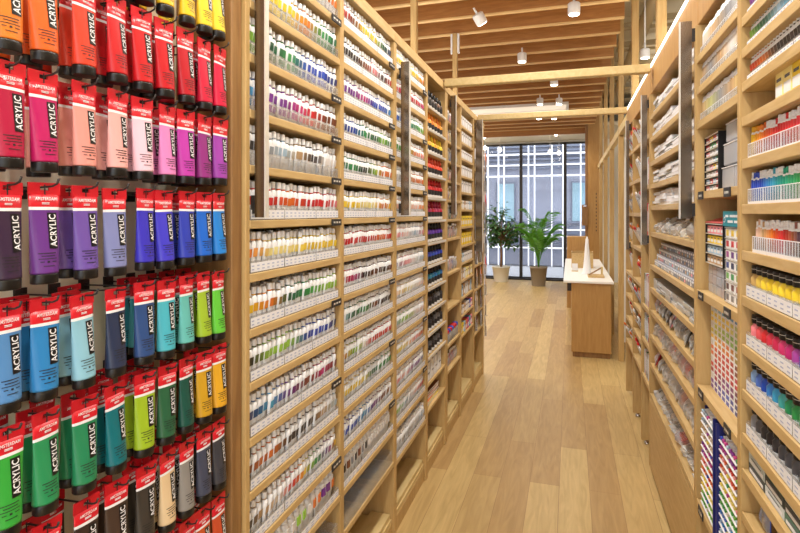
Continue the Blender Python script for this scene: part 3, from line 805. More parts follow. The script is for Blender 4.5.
# markers (right wall, nearest bays)
def mk():
    b = MB(); b.lathe([(.0062, 0), (.0066, .008), (.0066, .022), (.0066, .066), (.005, .072)], n=10, mi=[0, 1, 1, 0]); return b
me_mk = mk().mesh('marker_pen', [M['white'], M['obj']]); me_mkc = MB().lathe([(.0052, .072), (.0052, .086), (.0045, .0875)], n=8).mesh('cap', [M['white']])
mkcap = MB().lathe([(.0052, .072), (.0052, .086), (.0045, .0875)], n=8)
me_mkd = MB().lathe([(.0052, .072), (.0052, .086), (.0045, .0875)], n=8).mesh('cap', [M['obj']])
def wtray(y0, y1, z, label, n, hh=.045, wfrac=.2):
    t = empty('marker_tray', (XR + .008, y0, z)); tag(t, label, 'tray', 'white-edged clear marker trays'); L = y1 - y0
    m = MB(); m.box(0, .0015, 0, L, 0.0, hh); m.box(0, .2, 0, L, 0, .0015); m.box(0, .2, 0, .0015, .0015, hh); m.box(0, .2, L - .0015, L, .0015, hh); m.build('tray', M['clear'], t)
    m = MB(); m.box(-.0012, -.0004, 0, L, 0.0, hh * wfrac); m.box(-.0012, -.0004, 0, L, hh - .002, hh)
    k = max(2, n)
    for i in range(k + 1): m.box(-.0012, -.0004, i * (L - .0012) / k, i * (L - .0012) / k + .0009, hh * wfrac, hh - .002)
    m.build('edge_strip', M['paper'], t)
def marker_row(z, stops, ya, yb, nm, sname, rows=4):
    p = .0165; n = int((yb - ya) / p); nt_ = 4
    for q in range(nt_):
        w = (yb - ya) / nt_
        wtray(ya + q * w, ya + (q + 1) * w - .002, z + .0005, 'white-edged tray of markers, %s from right, %s, nearest right bay' % (ORD[q], sname), n // nt_)
    for i in range(n):
        c = ramp(stops, 1 - i / n)
        for r in range(rows):
            if r and R.random() < .1: continue
            y = ya + (i + .5) * (yb - ya) / n
            yy = y
            if r > 0:
                mt = Matrix.Translation((XR + .020 + r * .0165, yy, z + .0025)) @ Matrix.Rotation(math.pi, 4, 'Z')
                stuff_add(stuffM, mk(), mt, [WH, lin(c)]); stuff_add(stuffM, mkcap, mt, [lin(c) if R.random() < .4 else WH]); continue
            o = inst('marker_pen', me_mk, (XR + .020 + r * .0165, yy, z + .0025), math.pi, lin(c)); o.scale.z = R.uniform(.96, 1.04)
            tag(o, '%s marker, %s from right, %s row, %s, nearest right bay' % (cname(c), ORD[min(i, 29)] if i < 30 else 'far left', ['front', 'second', 'third', 'rear'][r], sname), 'marker', 'markers on the right-wall shelves')
            child('cap', me_mkd if R.random() < .4 else me_mkc, o, lin(c))
marker_row(L0[5], [YE, OR, RD, RD, (220, 60, 90), (214, 60, 90)], R0[0] + .17, R0[1] - .01, 0, 'sixth shelf down', 3)
marker_row(L0[6], [BL, BL, CY_, (30, 160, 130), GR, LG, YE], R0[0] + .17, R0[1] - .01, 0, 'seventh shelf down', 3)
marker_row(L0[7], [LP, TN, OR, RD, (160, 90, 60), NV, DK, GY], R0[0] + .17, R0[1] - .05, 0, 'eighth shelf down', 3)
# nearer small tubes in trays on shelves 2-4 (right)
def rt_row(z, stops, ya, yb, sname, p=.021, sc=.72, dark=False, grp='small tubes high on the right wall', k0=0):
    n = int((yb - ya) / p)
    for q in range(4):
        w = (yb - ya) / 4
        tray(XR + .006, ya + q * w, ya + (q + 1) * w - .002, z + .0005, 1, 'clear tray of small tubes, %s from right, %s' % (ORD[q], sname), n // 4, hh=.022, grp='clear trays high on the right wall')
    for i in range(n):
        c = ramp(stops, 1 - i / n); y = ya + (i + .5) * (yb - ya) / n
        for r in range(4):
            if r and R.random() < .15: continue
            stuff_tube(XR + .022 + r * .024, y, z + .002, c, True, flip=True, sc=sc)
rt_row(L0[1], [PU, (150, 120, 190), WT], R0[0], R0[1] - .01, 'second shelf down, nearest right bay')
rt_row(L0[2], [LG, DG, LBC, CY_, YE, YE, LY], R0[0], R0[1] - .01, 'third shelf down, nearest right bay')
rt_row(L0[3], [RD, OR, DK, DK, DK, GY, PK], R0[0], R0[1] - .01, 'fourth shelf down, nearest right bay', sc=.74)
# yellow cartons
me_yc = carton(.05, .07, .075)
for i in range(9):
    for q in range(1):
        c = YE if i < 7 else LY
        place('carton', me_yc, 1, XR + .05, 1.13 + i * .054, L0[4] + .001, c, 'yellow and white carton, %s from right, fifth shelf down, nearest right bay' % ORD[i], 'box', 'yellow cartons on the right wall')
# black-capped bottles
def bottle(r=.0185, h=.062, capr=.0135):
    b = MB(); b.lathe([(r * .92, 0), (r, .003), (r, h * .5), (r, h * .88), (r * .7, h), (r * .7, h + .004)], n=16, mi=[1, 1, 0, 0, 0])
    return b
b1 = bottle(); me_b1 = b1.mesh('paint_bottle', [M['obj'], M['tub']]); cp = MB(); cp.lathe([(.016, .0665), (.0168, .068), (.0168, .088), (.0155, .090)], n=16); cp.lathe([(.0170, .0785), (.0170, .080)], n=16, mi=1, cap=False); me_b1c = cp.mesh('cap', [M['black'], M['steel_edge']])
def bottle_row(z, stops, sname, cnt=16, rows=3):
    ya, yb = R0[0] + .0, R0[1] - .01
    for q in range(4):
        w = (yb - ya) / 4
        tray(XR + .004, ya + q * w, ya + (q + 1) * w - .002, z + .0005, 1, 'clear tray of black-capped bottles, %s from right, %s' % (ORD[q], sname), 4, hh=.04, grp='clear trays of bottles on the right')
    for i in range(cnt):
        c = ramp(stops, 1 - (i + .5) / cnt); y = ya + (i + .5) * (yb - ya) / cnt
        for r in range(rows + 1):
            if r > 1:
                mt = Matrix.Translation((XR + .028 + r * .041, y, z + .0025)); stuff_add(stuffB, b1, mt, [lin(c), WH]); stuff_add(stuffB, cp, mt, [BK4, WH]); continue
            o = inst('paint_bottle', me_b1, (XR + .028 + r * .041, y, z + .0025), math.pi, lin(c))
            tag(o, 'black-capped %s bottle, %s from right, %s row, %s' % (cname(c), ORD[i], ['front', 'middle', 'rear'][r], sname), 'paint bottle', 'black-capped paint bottles on the right wall')
            child('cap', me_b1c, o)
bottle_row(L0[8], [TN, YE, YE, YE, YE, (224, 150, 40), (200, 90, 40)], 'ninth shelf down, nearest right bay')
bottle_row(L0[9], [PK, RD, (206, 50, 90), MG, BL, BL, CY_, BL], 'tenth shelf down, nearest right bay')
bottle_row(L0[10], [LBC, BL, CY_, GR, GR, DG, LG, LG], 'eleventh shelf down, nearest right bay')
bottle_row(L0[11], [GY, DK, (90, 90, 96), DK, GY, GY], 'twelfth shelf down, nearest right bay')
me_fb = [carton(.13, .2, .026), carton(.11, .18, .04)]
for i in range(5):
    for q in range(3):
        c = [(60, 66, 64), (190, 200, 196), (80, 120, 100), (206, 212, 210), (70, 74, 72)][(i + q * 2) % 5]
        place('flat_case', me_fb[0], 1, XR + .108, 1.17 + i * .135, L0[12] + .001 + q * .027, c, '%s flat case, %s from right, %s of its stack, thirteenth shelf down' % (cname(c), ORD[i], ['lowest', 'middle', 'top'][q]), 'case', 'flat cases low on the right')
for i in range(5):
    c = [BL, NV, (30, 60, 170), GY, BL][i]
    o = place('blister_pack', me_pk[i % 3], 1, XR + .03, 1.17 + i * .13, L0[13] + .001, c, '%s bagged item, %s from right, lowest shelf of nearest right bay' % (cname(c), ORD[i]), 'packet', 'bagged items on the lowest right shelf')

# ---- second right bay
ya, yb = R1
# upper rows of pencils in racks
pc = MB(); pc.lathe([(.0036, 0), (.0038, .001), (.0038, .06), (.0038, .066), (.0012, .078)], n=6, mi=[0, 0, 1, 1]); me_pc = pc.mesh('colour_pencil', [M['objm'], M['paper']])
cnt = 0
for s, (z, stops) in enumerate(((2.21, [WT, TN, GY, WT]), (2.087, [TN, GY, TN, WT, TN]), (1.953, [TN, (190, 190, 130), GY, TN, LY]))):
    n = 46
    for q in range(3):
        w = (yb - ya) / 3
        wtray(ya + .004 + q * w, ya + (q + 1) * w - .004, z + .0005, 'clear rack of pale sticks, %s from right, %s shelf of second right bay' % (ORD[q], ['top', 'second', 'third'][s]), 8, hh=.034, wfrac=.25)
    for i in range(n):
        c = ramp(stops, 1 - i / n)
        zc = z + .0025
        for r in range(2):
            o = inst('colour_pencil', me_pc, (XR + .018 + r * .05, ya + .012 + i * (yb - ya - .024) / (n - 1), zc + r * .01 * 0), 0, lin(c)); o.scale = (1.4, 1.4, 1.2 + .1 * R.random())
            tag(o, 'thin pale-topped stick in a clear rack, %s shelf of second right bay' % ['top', 'second', 'third'][s], 'stick', 'pale sticks on the %s shelf of the second right bay' % ['top', 'second', 'third'][s])
# shelf at 1.679: black rack of thin cases, clear cases
def tiered(name, y0, y1, z0, tiers, th, label, swc, dep=.2, mat='black', header=None):
    t = empty(name, (XR + .02, y0, z0)); tag(t, label, 'display rack'); L = y1 - y0
    for s in (0, L - .004): MB().box(0, dep, s, s + .004, 0, tiers * th + .004).build('side_panel', M[mat], t)
    MB().box(dep, dep + .004, 0, L, 0, tiers * th + .004).build('back_panel', M[mat], t)
    for i in range(tiers + 1): MB().box(0, dep, .004, L - .004, i * th, i * th + .003).build('tier', M['steel_edge' if mat == 'black' else mat], t)
    return t
tiered('display_rack', 2.16, 2.365, 1.6795, 8, .026, 'black tiered rack of thin boxed ink sets, far side of its shelf on the right', None)
me_tc = carton(.045, .12, .018)
for r in range(8):
    for i in range(4):
        c = R.choice([WT, WT, LBC, YE, RD, GR, PK])
        place('ink_case', me_tc, 1, XR + .085, 2.187 + i * .0495, 1.6795 + .0035 + r * .026, c, '%s thin case, %s from right, %s tier of upper black rack' % (cname(c), ORD[i], ORD[r]), 'case', 'thin cases in the upper black rack')
m = MB(); 
def clearcase(name, y0, y1, z0, h, label, fill, cat='clear case'):
    t = empty(name, (XR + .03, y0, z0)); tag(t, label, cat); L = y1 - y0
    MB().rbox(0, .2, 0, L, 0, h, .003).build('case', M['bag2'], t)
    m = MB(); n = max(2, int(L / .03))
    for i in range(n): m.box(.004, .19, .006 + i * (L - .01) / n, .004 + (i + .7) * (L - .01) / n, .003, h * .8, 0)
    m.build('contents', fill, t)
    MB().box(-.002, .2, 0, L, h, h + .003).build('lid', M['paper'], t)
clearcase('clear_case', 1.845, 2.0, 1.6795, .075, 'clear case with pinkish contents, nearer lower one on the upper display shelf', M['tub'])
clearcase('clear_case', 2.005, 2.15, 1.6795, .075, 'clear case with white contents, beside the upper black rack', M['tub'])
clearcase('clear_case', 1.845, 2.13, 1.7635, .07, 'wide smoky clear case stacked in the middle of the upper display shelf', M['soft_black'])
clearcase('clear_case', 1.845, 2.10, 1.841, .06, 'clear lidded case topping the stack on the upper display shelf', M['paper'])
# shelf at 1.299: two racks
tiered('display_rack', 2.10, 2.35, 1.41, 4, .037, 'black tiered rack of small pad boxes below a red card, right wall', None)
me_box = carton(.04, .06, .028)
for r in range(4):
    for i in range(5):
        c = [TN, LBC, YE, PK][r]
        place('pad_box', me_box, 1, XR + .055, 2.128 + i * .0475, 1.413 + .0005 + r * .037, c, '%s small box, %s from right, %s tier up of red-carded black rack' % (cname(c), ORD[i], ORD[r]), 'box', 'small boxes in the lower black rack')
m = MB(); m.add([(0, 0, 0), (0, .25, 0), (.10, .25, .03), (.10, 0, .03), (0.0, 0, -.003), (0.0, .25, -.003)], [(0, 1, 2, 3), (4, 5, 1, 0)]); o = m.build('header_card', M['objm']); o.color = lin((206, 90, 90)); o.location = (XR + .02, 2.10, 1.566)
tag(o, 'salmon red card lying on the lower black rack', 'card')
tiered('display_rack', 1.845, 2.08, 1.302, 7, .0355, 'black tiered rack of swatch boxes under a teal sign, right wall', None, mat='black')
me_sw = MB(); me_sw.rbox(-.03, .03, -.026, .026, 0, .030, .002, 0); me_sw.box(.03, .0306, -.014, .014, .006, .025, 1); me_sw = me_sw.mesh('ink_pad', [M['white'], M['obj']])
rows = [[DK, GY, (60, 50, 60)], [RD, OR, (120, 60, 50)], [(60, 90, 60), GR, YE], [BL, NV, (40, 120, 90)], [MG, PU, BL], [RD, (200, 70, 60), RD], [YE, YE, YE]]
for r in range(7):
    for i in range(4):
        c = ramp([[DK, GY, (60, 50, 60)], [RD, (120, 60, 50), DK], [YE, GR, LG], [GR, NV, BL], [BL, PU, MG], [(220, 80, 90), RD, RD], [YE, YE, YE]][r], i / 4)
        place('ink_pad', me_sw, 1, XR + .052, 1.876 + i * .0575, 1.302 + .0035 + r * .0355, c, 'white ink pad with %s swatch, %s from right, %s tier up, teal-signed rack' % (cname(c), ORD[i], ORD[r]), 'ink pad', 'ink pads in the teal-signed rack')
m = MB(); m.box(0, .004, 0, .235, 0, .05, 0)
for zz, a, c in ((.030, .06, .16), (.030, .17, .21), (.012, .07, .11), (.012, .12, .19)):
    k = int((c - a) / .012)
    for e in range(k): m.box(-.001, 0, a + e * .012, a + e * .012 + .008, zz, zz + .008, 1)
ring = MB(); ring.tube([(-.0005, .215 + .009 * math.cos(a * math.pi / 4), .022 + .009 * math.sin(a * math.pi / 4)) for a in range(8)], .0012, 5, 1); m.merge(ring)
o = m.build('header_sign', [M['teal'], M['paper']]); o.location = (XR + .016, 1.845, 1.556)
tag(o, 'teal header sign with white lettering over the swatch rack', 'sign')
# clear boxes below the far black rack
me_cb = MB(); me_cb.rbox(-.05, .05, -.03, .03, 0, .034, .003, 0); me_cb.box(-.04, .04, -.024, .024, .004, .028, 1); me_cb = me_cb.mesh('clear_box', [M['bag2'], M['objm']])
for r in range(3):
    for i in range(4):
        c = [PK, RD, LBC, WT][(i + r) % 4]
        place('clear_box', me_cb, 1, XR + .08, 2.13 + i * .0625, 1.2995 + r * .035, c, 'small clear box with %s contents, %s from right, %s up under black rack' % (cname(c), ORD[i], ORD[r]), 'box', 'clear boxes below the lower black rack')
# shelf at .928: grid of ink cubes
me_ic = MB(); me_ic.rbox(-.02, .02, -.0245, .0245, 0, .0205, .0015, 0); me_ic.box(.02, .0206, -.0165, .0165, .004, .0175, 1); me_ic = me_ic.mesh('ink_cube', [M['white'], M['obj']])
NC, NR = 10, 16
for r in range(NR):
    for i in range(NC):
        f = i / NC
        stops = [[PU, BL, (60, 60, 90)], [RD, PU, BR], [RD, RD, MG], [OR, RD, DG], [YE, OR, GR], [YE, LG, GR], [YE, YE, CY_], [WT, CY_, BL]][int(r * 8 / NR)]
        c = ramp(stops, 1 - f)
        if i == NC - 1 and r % 3 == 2: c = WT
        o = inst('ink_cube', me_ic, (XR + .06, ya + .034 + i * .0525, .9285 + r * .0215), math.pi, lin(c))
        tag(o, '%s ink cube, %s column from right, %s layer up, right-wall cube grid' % (cname(c), ORD[i], ORD[r]), 'ink cube', 'ink cubes stacked in a grid')
# shelf at .479: navy racks with slanted boards
def navy_rack(y0, y1, lab, n=12, big=1):
    t = empty('marker_rack', (XR + .02, y0, .4795)); tag(t, lab, 'display rack'); L = y1 - y0
    for s in (0, L - .018): 
        m = MB(); bg_ = (s > 0) == (big == 1); m.box(-.026 if bg_ else -.004, .18, s - (.0 if bg_ else 0), s + (.008 if bg_ else .004), 0, .405 if bg_ else .38, 0); m.build('side_panel', M['navy'], t)
    MB().box(.18, .184, 0, L, 0, .42).build('back_panel', M['navy'], t)
    tagc = 0
    for i in range(n):
        z = .01 + i * .031
        m = MB(); m.add([(-.02, .02, z), (-.02, L - .02, z), (.16, L - .02, z + .035), (.16, .02, z + .035), (-.02, .02, z + .003), (-.02, L - .02, z + .003), (.16, L - .02, z + .038), (.16, .02, z + .038)],
              [(0, 3, 2, 1), (4, 5, 6, 7), (0, 1, 5, 4), (2, 3, 7, 6), (1, 2, 6, 5), (3, 0, 4, 7)])
        m.build('slanted_tier', M['paper'], t)
navy_rack(1.85, 2.09, 'navy rack of slanted white tiers full of markers, nearer one')
navy_rack(2.115, 2.355, 'navy rack of slanted white tiers full of markers, farther one', big=0)
m2 = MB(); m2.tube([(0, 0, 0), (.03, 0, .0), (.15, 0, .0)], .0062, 8, 0); m2.tube([(-.002, 0, 0), (.008, 0, 0)], .0066, 8, 1); me_lm = m2.mesh('marker_pen', [M['white'], M['obj']])
rackpal = [[WT, LBC, GY], [LBC, BL, CY_], [GR, LG, GR], [YE, LY, YE], [RD, OR, PK], [PU, MG, BL], [WT, TN, GY]]
for q, (a, nmr) in enumerate(((1.872, 'nearer'), (2.137, 'farther'))):
    for i in range(12):
        for j in range(8):
            c = ramp(R.choice(rackpal) if j % 4 == 0 else rackpal[(i // 2 + q * 2) % 7], R.random())
            z = .4795 + .01 + i * .031 + .0105
            o = inst('marker_pen', me_lm, (XR + .004, a + .004 + j * .026, z + .0015), 0, lin(c), rot=(0, -math.atan(.035 / .18), 0))
            tag(o, '%s-ended white marker lying on %s tier up, %s across, %s navy rack' % (cname(c).replace(' ', '-'), ORD[i], ORD[j], nmr), 'marker', 'markers lying in the navy racks')
o = MB().box(XR + .14, XR + .144, 2.12, 2.36, .80, .89).build('price_card', M['yellow']); tag(o, 'yellow card standing behind the navy racks', 'card')

# ---- wide right bay: pads, packets, clear boxes
ya, yb = R2
pads = [padmesh(.20, .26, .016), padmesh(.19, .25, .02), padmesh(.195, .24, .012)]
for s in (0, 1, 2, 3, 4):
    z = L2[s]
    for i in range(6):
        y = ya + .11 + i * .205; nst = [5, 6, 4, 6, 5, 6][i] if s < 3 else 6
        zz = z + .001
        for q in range(nst):
            k = (i + q) % 3; hh = [.016, .02, .012][k]
            if zz + hh > z + .10: break
            c = WT if R.random() < .7 else R.choice([(120, 150, 140), GY, TN, (90, 110, 110)])
            place('paper_pad', pads[k], 1, XR + .142 + R.uniform(-.008, .006), y + R.uniform(-.008, .008), zz, c, '%s-covered paper pad, %s up, %s stack from right, %s shelf, wide right bay' % (cname(c).replace(' ', '-'), ORD[q], ORD[i], ORD[s]), 'paper pad', 'paper pads stacked on the wide right bay', rz=R.uniform(-.04, .04))
            zz += hh + .0008
# shelf six: loose bags
def bagmesh(w, d, h, seed):
    rr = random.Random(seed); m = MB(); n = 10; k = 6; rings = []
    for j in range(k):
        t = j / (k - 1); s = [.75, 1, 1.02, .9, .6, .35][j]
        rings.append([(d / 2 * s * math.cos(2 * math.pi * i / n) * rr.uniform(.85, 1.1), w / 2 * s * math.sin(2 * math.pi * i / n) * rr.uniform(.85, 1.1), max(0, h * t + (rr.uniform(-.1, .1) * h if 0 < j else 0))) for i in range(n)])
    m.loft(rings, 0, sm=False)
    m.rbox(-d * .25, d * .25, -w * .3, w * .3, h * .08, h * .5, .004, 1)
    return m.mesh('plastic_bag', [M['bag'], M['objm']])
bags = [bagmesh(.13, .15, .085, 1), bagmesh(.11, .15, .07, 2), bagmesh(.14, .15, .095, 3), bagmesh(.12, .15, .06, 4)]
def bagshelf(s, n, pal, what):
    for i in range(n):
        for q in range(2):
            c = R.choice(pal); y = ya + .075 + i * (yb - ya - .15) / (n - 1)
            o = place('plastic_bag', bags[(i + q + s) % 4], 1, XR + .076 + q * .15, y, L2[s] + .001, c, 'clear bag with %s contents, %s from right, %s row, %s shelf, wide right bay' % (cname(c), ORD[i], ['front', 'rear'][q], ORD[s]), 'bag', 'clear bags on the wide right bay', rz=R.uniform(-.3, .3))
            o.rotation_euler.z = math.pi + R.uniform(-.3, .3)
bagshelf(5, 9, [TN, (110, 100, 70), WT, LY], '')
# shelf seven: rows of small clear bottles (4 layers)
me_sb = MB(); me_sb.rbox(-.03, .03, -.019, .019, 0, .034, .002, 0); me_sb.box(-.02, .0305, -.012, .012, .004, .016, 1); me_sb.box(.03, .031, -.012, .012, .019, .028, 2); me_sb = me_sb.mesh('clear_box', [M['bag2'], M['objm'], M['paper']])
for r in range(4):
    for i in range(28):
        c = R.choice([GY, WT, LBC, TN, PK, (110, 120, 150), WT])
        o = place('clear_box', me_sb, 1, XR + .045 + .012 * r, ya + .05 + i * .0425, L2[6] + .001 + r * .035, c, 'clear box with %s contents, %s from right, %s layer up, clear box wall' % (cname(c), ORD[i], ORD[r]), 'box', 'wall of small clear boxes on the right')
# shelf eight: dark flat bagged frames
me_fl = MB(); me_fl.rbox(-.1, .1, -.07, .07, 0, .012, .002, 0); me_fl.box(-.105, .105, -.075, .075, -.0, .014, 1); me_fl = me_fl.mesh('flat_packet', [M['objm'], M['bag']])
for i in range(8):
    for q in range(4):
        c = R.choice([DK, (90, 100, 80), GY, (70, 76, 60), WT])
        place('flat_packet', me_fl, 1, XR + .112 + R.uniform(-.004, .01), ya + .085 + i * .154, L2[7] + .001 + q * .0148, c, '%s flat bagged packet, %s up, %s stack from right, eighth shelf, wide right bay' % (cname(c), ORD[q], ORD[i]), 'packet', 'flat bagged packets on the wide right bay')
for s, pal in ((8, [DK, PK, WT, GR, LBC, DK]), (9, [WT, OR, (226, 80, 60), PK, WT]), (10, [WT, BL, RD, WT, WT, OR])):
    for i in range(10):
        for q in range(2):
            c = R.choice(pal)
            if s == 9 and i in (2, 3) : c = (226, 84, 50)
            me = me_pk[(i + q) % 3]; tl = -.35
            o = inst('blister_pack', me, (XR + .026 + q * .07, ya + .07 + i * .123, L2[s] + .003), 0, lin(c), rot=(0, tl, math.pi + R.uniform(-.2, .2))); o.scale = (1.8, 1.5, 1.15)
            o.rotation_euler = (0, -.35, math.pi + R.uniform(-.35, .35))
            tag(o, 'leaning %s pack, %s from right, %s row, %s shelf, wide right bay' % (cname(c), ORD[i], ['front', 'rear'][q], ORD[s]), 'packet', 'leaning packs on the wide right bay')
bagshelf(11, 9, [WT, GY, TN, WT, DK, RD], '')
# narrow bay: books
bk = MB(); bk.box(-.09, .09, -.006, .006, 0, .24, 0); bk.box(-.088, .0905 - .002, -.0045, .0045, .002, .2405, 1); bk.box(.09, .0905, -.003, .003, .05, .19, 1); me_bk = bk.mesh('book', [M['objm'], M['paper']])
for s, z in enumerate((1.78, 1.43, .98, .75, .5)):
    hgt = [.9, 1.1, .98, .8, .8][s]
    for i in range(20):
        c = R.choice([WT, WT, NV, RD, LBC, TN, WT, (60, 100, 60)])
        o = place('book', me_bk, 1, XR + .10, R3[0] + .02 + i * .0175, z + .001, c, 'thin %s-spined book, %s from right, %s shelf of books, narrow right bay' % (cname(c).replace(' ', '-'), ORD[i], ORD[s]), 'book', 'thin books on the narrow right bay')
        o.scale = (1, R.uniform(.8, 1.2), hgt * .9 * R.uniform(.9, 1))
# brush bays: shelves of bagged brushes leaning outward
brm = MB(); brm.tube([(0, 0, 0), (0, 0, .10)], [.003, .004], 7, 0); brm.tube([(0, 0, .10), (0, 0, .12)], .0055, 7, 1); brm.tube([(0, 0, .12), (0, 0, .145), (0, 0, .16)], [.006, .0075, .002], 7, 2); brm.box(-.004, .014, -.018, .018, .0, .115, 3); brm.box(-.005, -.004, -.018, .018, .03, .135, 4)
me_br = brm.mesh('bagged_brush', [M['obj'], M['chrome'], M['obj'], M['bag'], M['paper']])
for bi, (a, c_) in enumerate((R4, R5)):
    for s, z in enumerate([2.1, 1.85, 1.6, 1.35, 1.1, .9, .7, .5]):
        for i in range(7):
            c = R.choice([TN, WT, RD, DK, OR, WT])
            o = inst('bagged_brush', me_br, (XR + .05, a + .05 + i * .066, z + .002), 0, lin(c)); o.rotation_euler = (R.uniform(-.2, .2), R.uniform(-.5, -.1), R.uniform(-.5, .5)); o.scale = (1.2, 1.2, 1.05)
            tag(o, '%s-handled bagged brush, %s from right, %s shelf, %s right bay' % (cname(c).replace(' ', '-'), ORD[i], ORD[s], ['second last', 'last'][bi]), 'brush', 'bagged brushes on the far right bays')

o = stuffM.build('marker_pen', [M['v']]); tag(o, 'remaining markers filling the rear rows of the right-wall marker trays', 'markers', kind='stuff')
o = stuffB.build('paint_bottle', [M['v']]); tag(o, 'remaining bottles filling the rear rows behind the front bottles', 'paint bottles', kind='stuff')
# rest of the small white tubes, past the 300 built one by one
o = stuffL.build('paint_tube', [M['v']])
tag(o, 'remaining white paint tubes with coloured swatches filling the shelves of both walls', 'paint tubes', kind='stuff')

# ================================================================= COUNTER
t = empty('service_counter', (0, 6.3, 0)); tag(t, 'oak service counter with a white top beside the posts', 'counter')
MB().rbox(.015, .43, .0, 3.0, .06, .825, .004).build('cabinet', M['oak_counter'], t)
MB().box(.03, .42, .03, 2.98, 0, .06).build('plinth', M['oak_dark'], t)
MB().rbox(-.07, .455, -.02, 3.02, .825, .85, .003).build('countertop', M['stone'], t)
MB().box(-.03, .015, .25, .55, .70, .79).build('drawer', M['dark_metal'], t)
m = MB(); m.rbox(-.05, .27, 3.25, 3.65, 0, 1.20, .005); o = m.build('storage_cabinet', M['oak_counter'], None); o.location = (0, 6.3, 0); tag(o, 'taller oak cabinet standing behind the service counter', 'cabinet')
t = empty('wooden_organizer', (.16, 7.75, .851)); tag(t, 'small open oak organizer box standing on the counter', 'organizer')
m = MB(); m.box(-.14, .14, 0, .012, 0, .2); m.build('front_panel', M['oak'], t)
m = MB(); m.box(-.14, -.128, .012, .2, 0, .22); m.box(.128, .14, .012, .2, 0, .22); m.build('side_panel', M['oak'], t)
MB().box(-.128, .128, .012, .2, .1, .11).build('shelf', M['oak_dark'], t); MB().box(-.14, .14, .2, .21, 0, .22).build('back_panel', M['oak'], t)
t = empty('cone_stand', (.20, 7.05, .851)); tag(t, 'slender white cone standing on the counter', 'cone')
m = MB(); m.lathe([(.058, 0), (.058, .012), (.05, .02), (.034, .2), (.018, .42), (.004, .46)], n=24); m.build('cone', M['white'], t)
m = MB(); m.lathe([(.075, -.0), (.075, .006)], n=24); m.build('base', M['paper'], t)
t = empty('tool_tray', (.30, 6.75, .851)); tag(t, 'low wooden tray with a slanted wooden stick on the counter', 'tray')
m = MB(); m.box(-.1, .08, -.12, .12, 0, .02); m.build('tray', M['oak'], t)
m = MB(); m.tube([(-.09, -.1, .03), (.06, .1, .10)], .008, 8); m.build('stick', M['oak_dark'], t)
m = MB(); m.box(.05, .07, .05, .1, .02, .11); m.build('stand', M['oak_pale'], t)
t = empty('card_holder', (.06, 7.3, .851)); tag(t, 'pale card holder standing on the counter edge', 'card holder')
MB().box(-.04, .04, -.03, .03, 0, .01).build('base', M['oak_pale'], t); m = MB(); m.box(-.035, .035, -.002, .002, .01, .1); m.build('card', M['paper'], t)
t = empty('hanging_clipboard', (.305, 10.9, 1.36)); tag(t, 'bronze clipboard leaning against the timber pier edge', 'clipboard')
MB().rbox(-.09, .02, -.02, .0, 0, .4, .004).build('board', M['oak_dark'], t); MB().box(-.06, -.01, -.03, -.02, .36, .39).build('clip', M['chrome'], t)
# vertical pinhole slots on the pier
m = MB()
for i in range(11): m.box(.47, .485, 10.944, 10.95, 1.25 + i * .07, 1.28 + i * .07)
o = m.build('trim_5', M['dark_metal']); structure(o)
# glazed screen behind the posts
t = empty('glass_screen', (1.35, 5.6, 0)); tag(t, 'tall glazed screen behind the oak posts right of the counter', 'glass screen')
m = MB()
for y in (0, 1.9, 3.8, 5.7, 7.6): m.box(-.02, .02, y - .03, y + .03, 0, 3.0)
m.box(-.02, .02, 0, 7.6, 3.0, 3.06); m.build('frame', M['dark_metal'], t)
m = MB(); m.box(-.004, .004, .03, 7.57, 0.02, 3.0); m.build('glass', M['glass'], t)

# ================================================================= PLANTS
def pot(x, y, r0, r1, h, m_, label, name, hgt):
    t = empty(name, (x, y, 0)); tag(t, label, 'potted plant')
    b = MB(); b.lathe([(r0, 0), (r0 + .004, .01), (r1, h - .03), (r1 + .008, h - .03), (r1 + .008, h), (r1 - .01, h), (r1 - .014, h - .04)], n=28, cap=False); b.lathe([(r0, 0.0), (r0, .002)], n=28); b.build('pot', m_, t)
    b = MB(); b.lathe([(r1 - .014, h - .045), (r1 - .014, h - .04)], n=28); b.build('soil', M['soil'], t)
    return t
x, y, z = W(501, 280, Y=12.75)
t = pot(x, 12.75, .15, .205, .36, M['potw'], 'slim tree with dark oval leaves in a white pot by the window', 'potted_tree', 1.7)
rr = random.Random(3)
b = MB(); b.tube([(0, 0, .30), (.01, .0, .6), (-.01, .01, .95), (.0, 0, 1.2)], [.028, .024, .02, .014], 10)
fol = MB()
def leaf(mb, p, d, L, w, mi=0):
    d = d.normalized(); up = Vector((0, 0, 1)); s = d.cross(up); s = s.normalized() if s.length > .01 else Vector((1, 0, 0)); nn = s.cross(d)
    pts = [p, p + d * L * .3 + s * w + nn * .01, p + d * L * .7 + s * w * .8, p + d * L - Vector((0, 0, L * .15)), p + d * L * .7 - s * w * .8, p + d * L * .3 - s * w + nn * .01]
    mb.add(pts, [(0, 1, 2, 3), (0, 3, 4, 5)], mi)
for i in range(44):
    a = rr.uniform(0, 6.28); z0 = rr.uniform(.8, 1.2); z1 = z0 + rr.uniform(-.15, .6); r = rr.uniform(.18, .44) * (1.1 - abs(z1 - 1.25) * .5)
    p0 = Vector((0, 0, z0)); p1 = Vector((r * 1.15 * math.cos(a), r * 1.15 * math.sin(a), min(1.72, z1)))
    mid = (p0 + p1) / 2 + Vector((0, 0, .06)); b.tube([p0, mid, p1], [.009, .006, .003], 5)
    for k in range(22):
        f = rr.uniform(.35, 1.1); p = (p0 * (1 - f) + p1 * f) + Vector((rr.uniform(-.06, .06), rr.uniform(-.06, .06), rr.uniform(-.04, .08)))
        leaf(fol, p, Vector((rr.uniform(-1, 1), rr.uniform(-1, 1), rr.uniform(-.7, .5))), rr.uniform(.08, .13), .03)
b.build('trunk', M['bark'], t); fol.build('foliage', M['leaf'], t)
x, y, z = W(538.5, 283, Y=12.25)
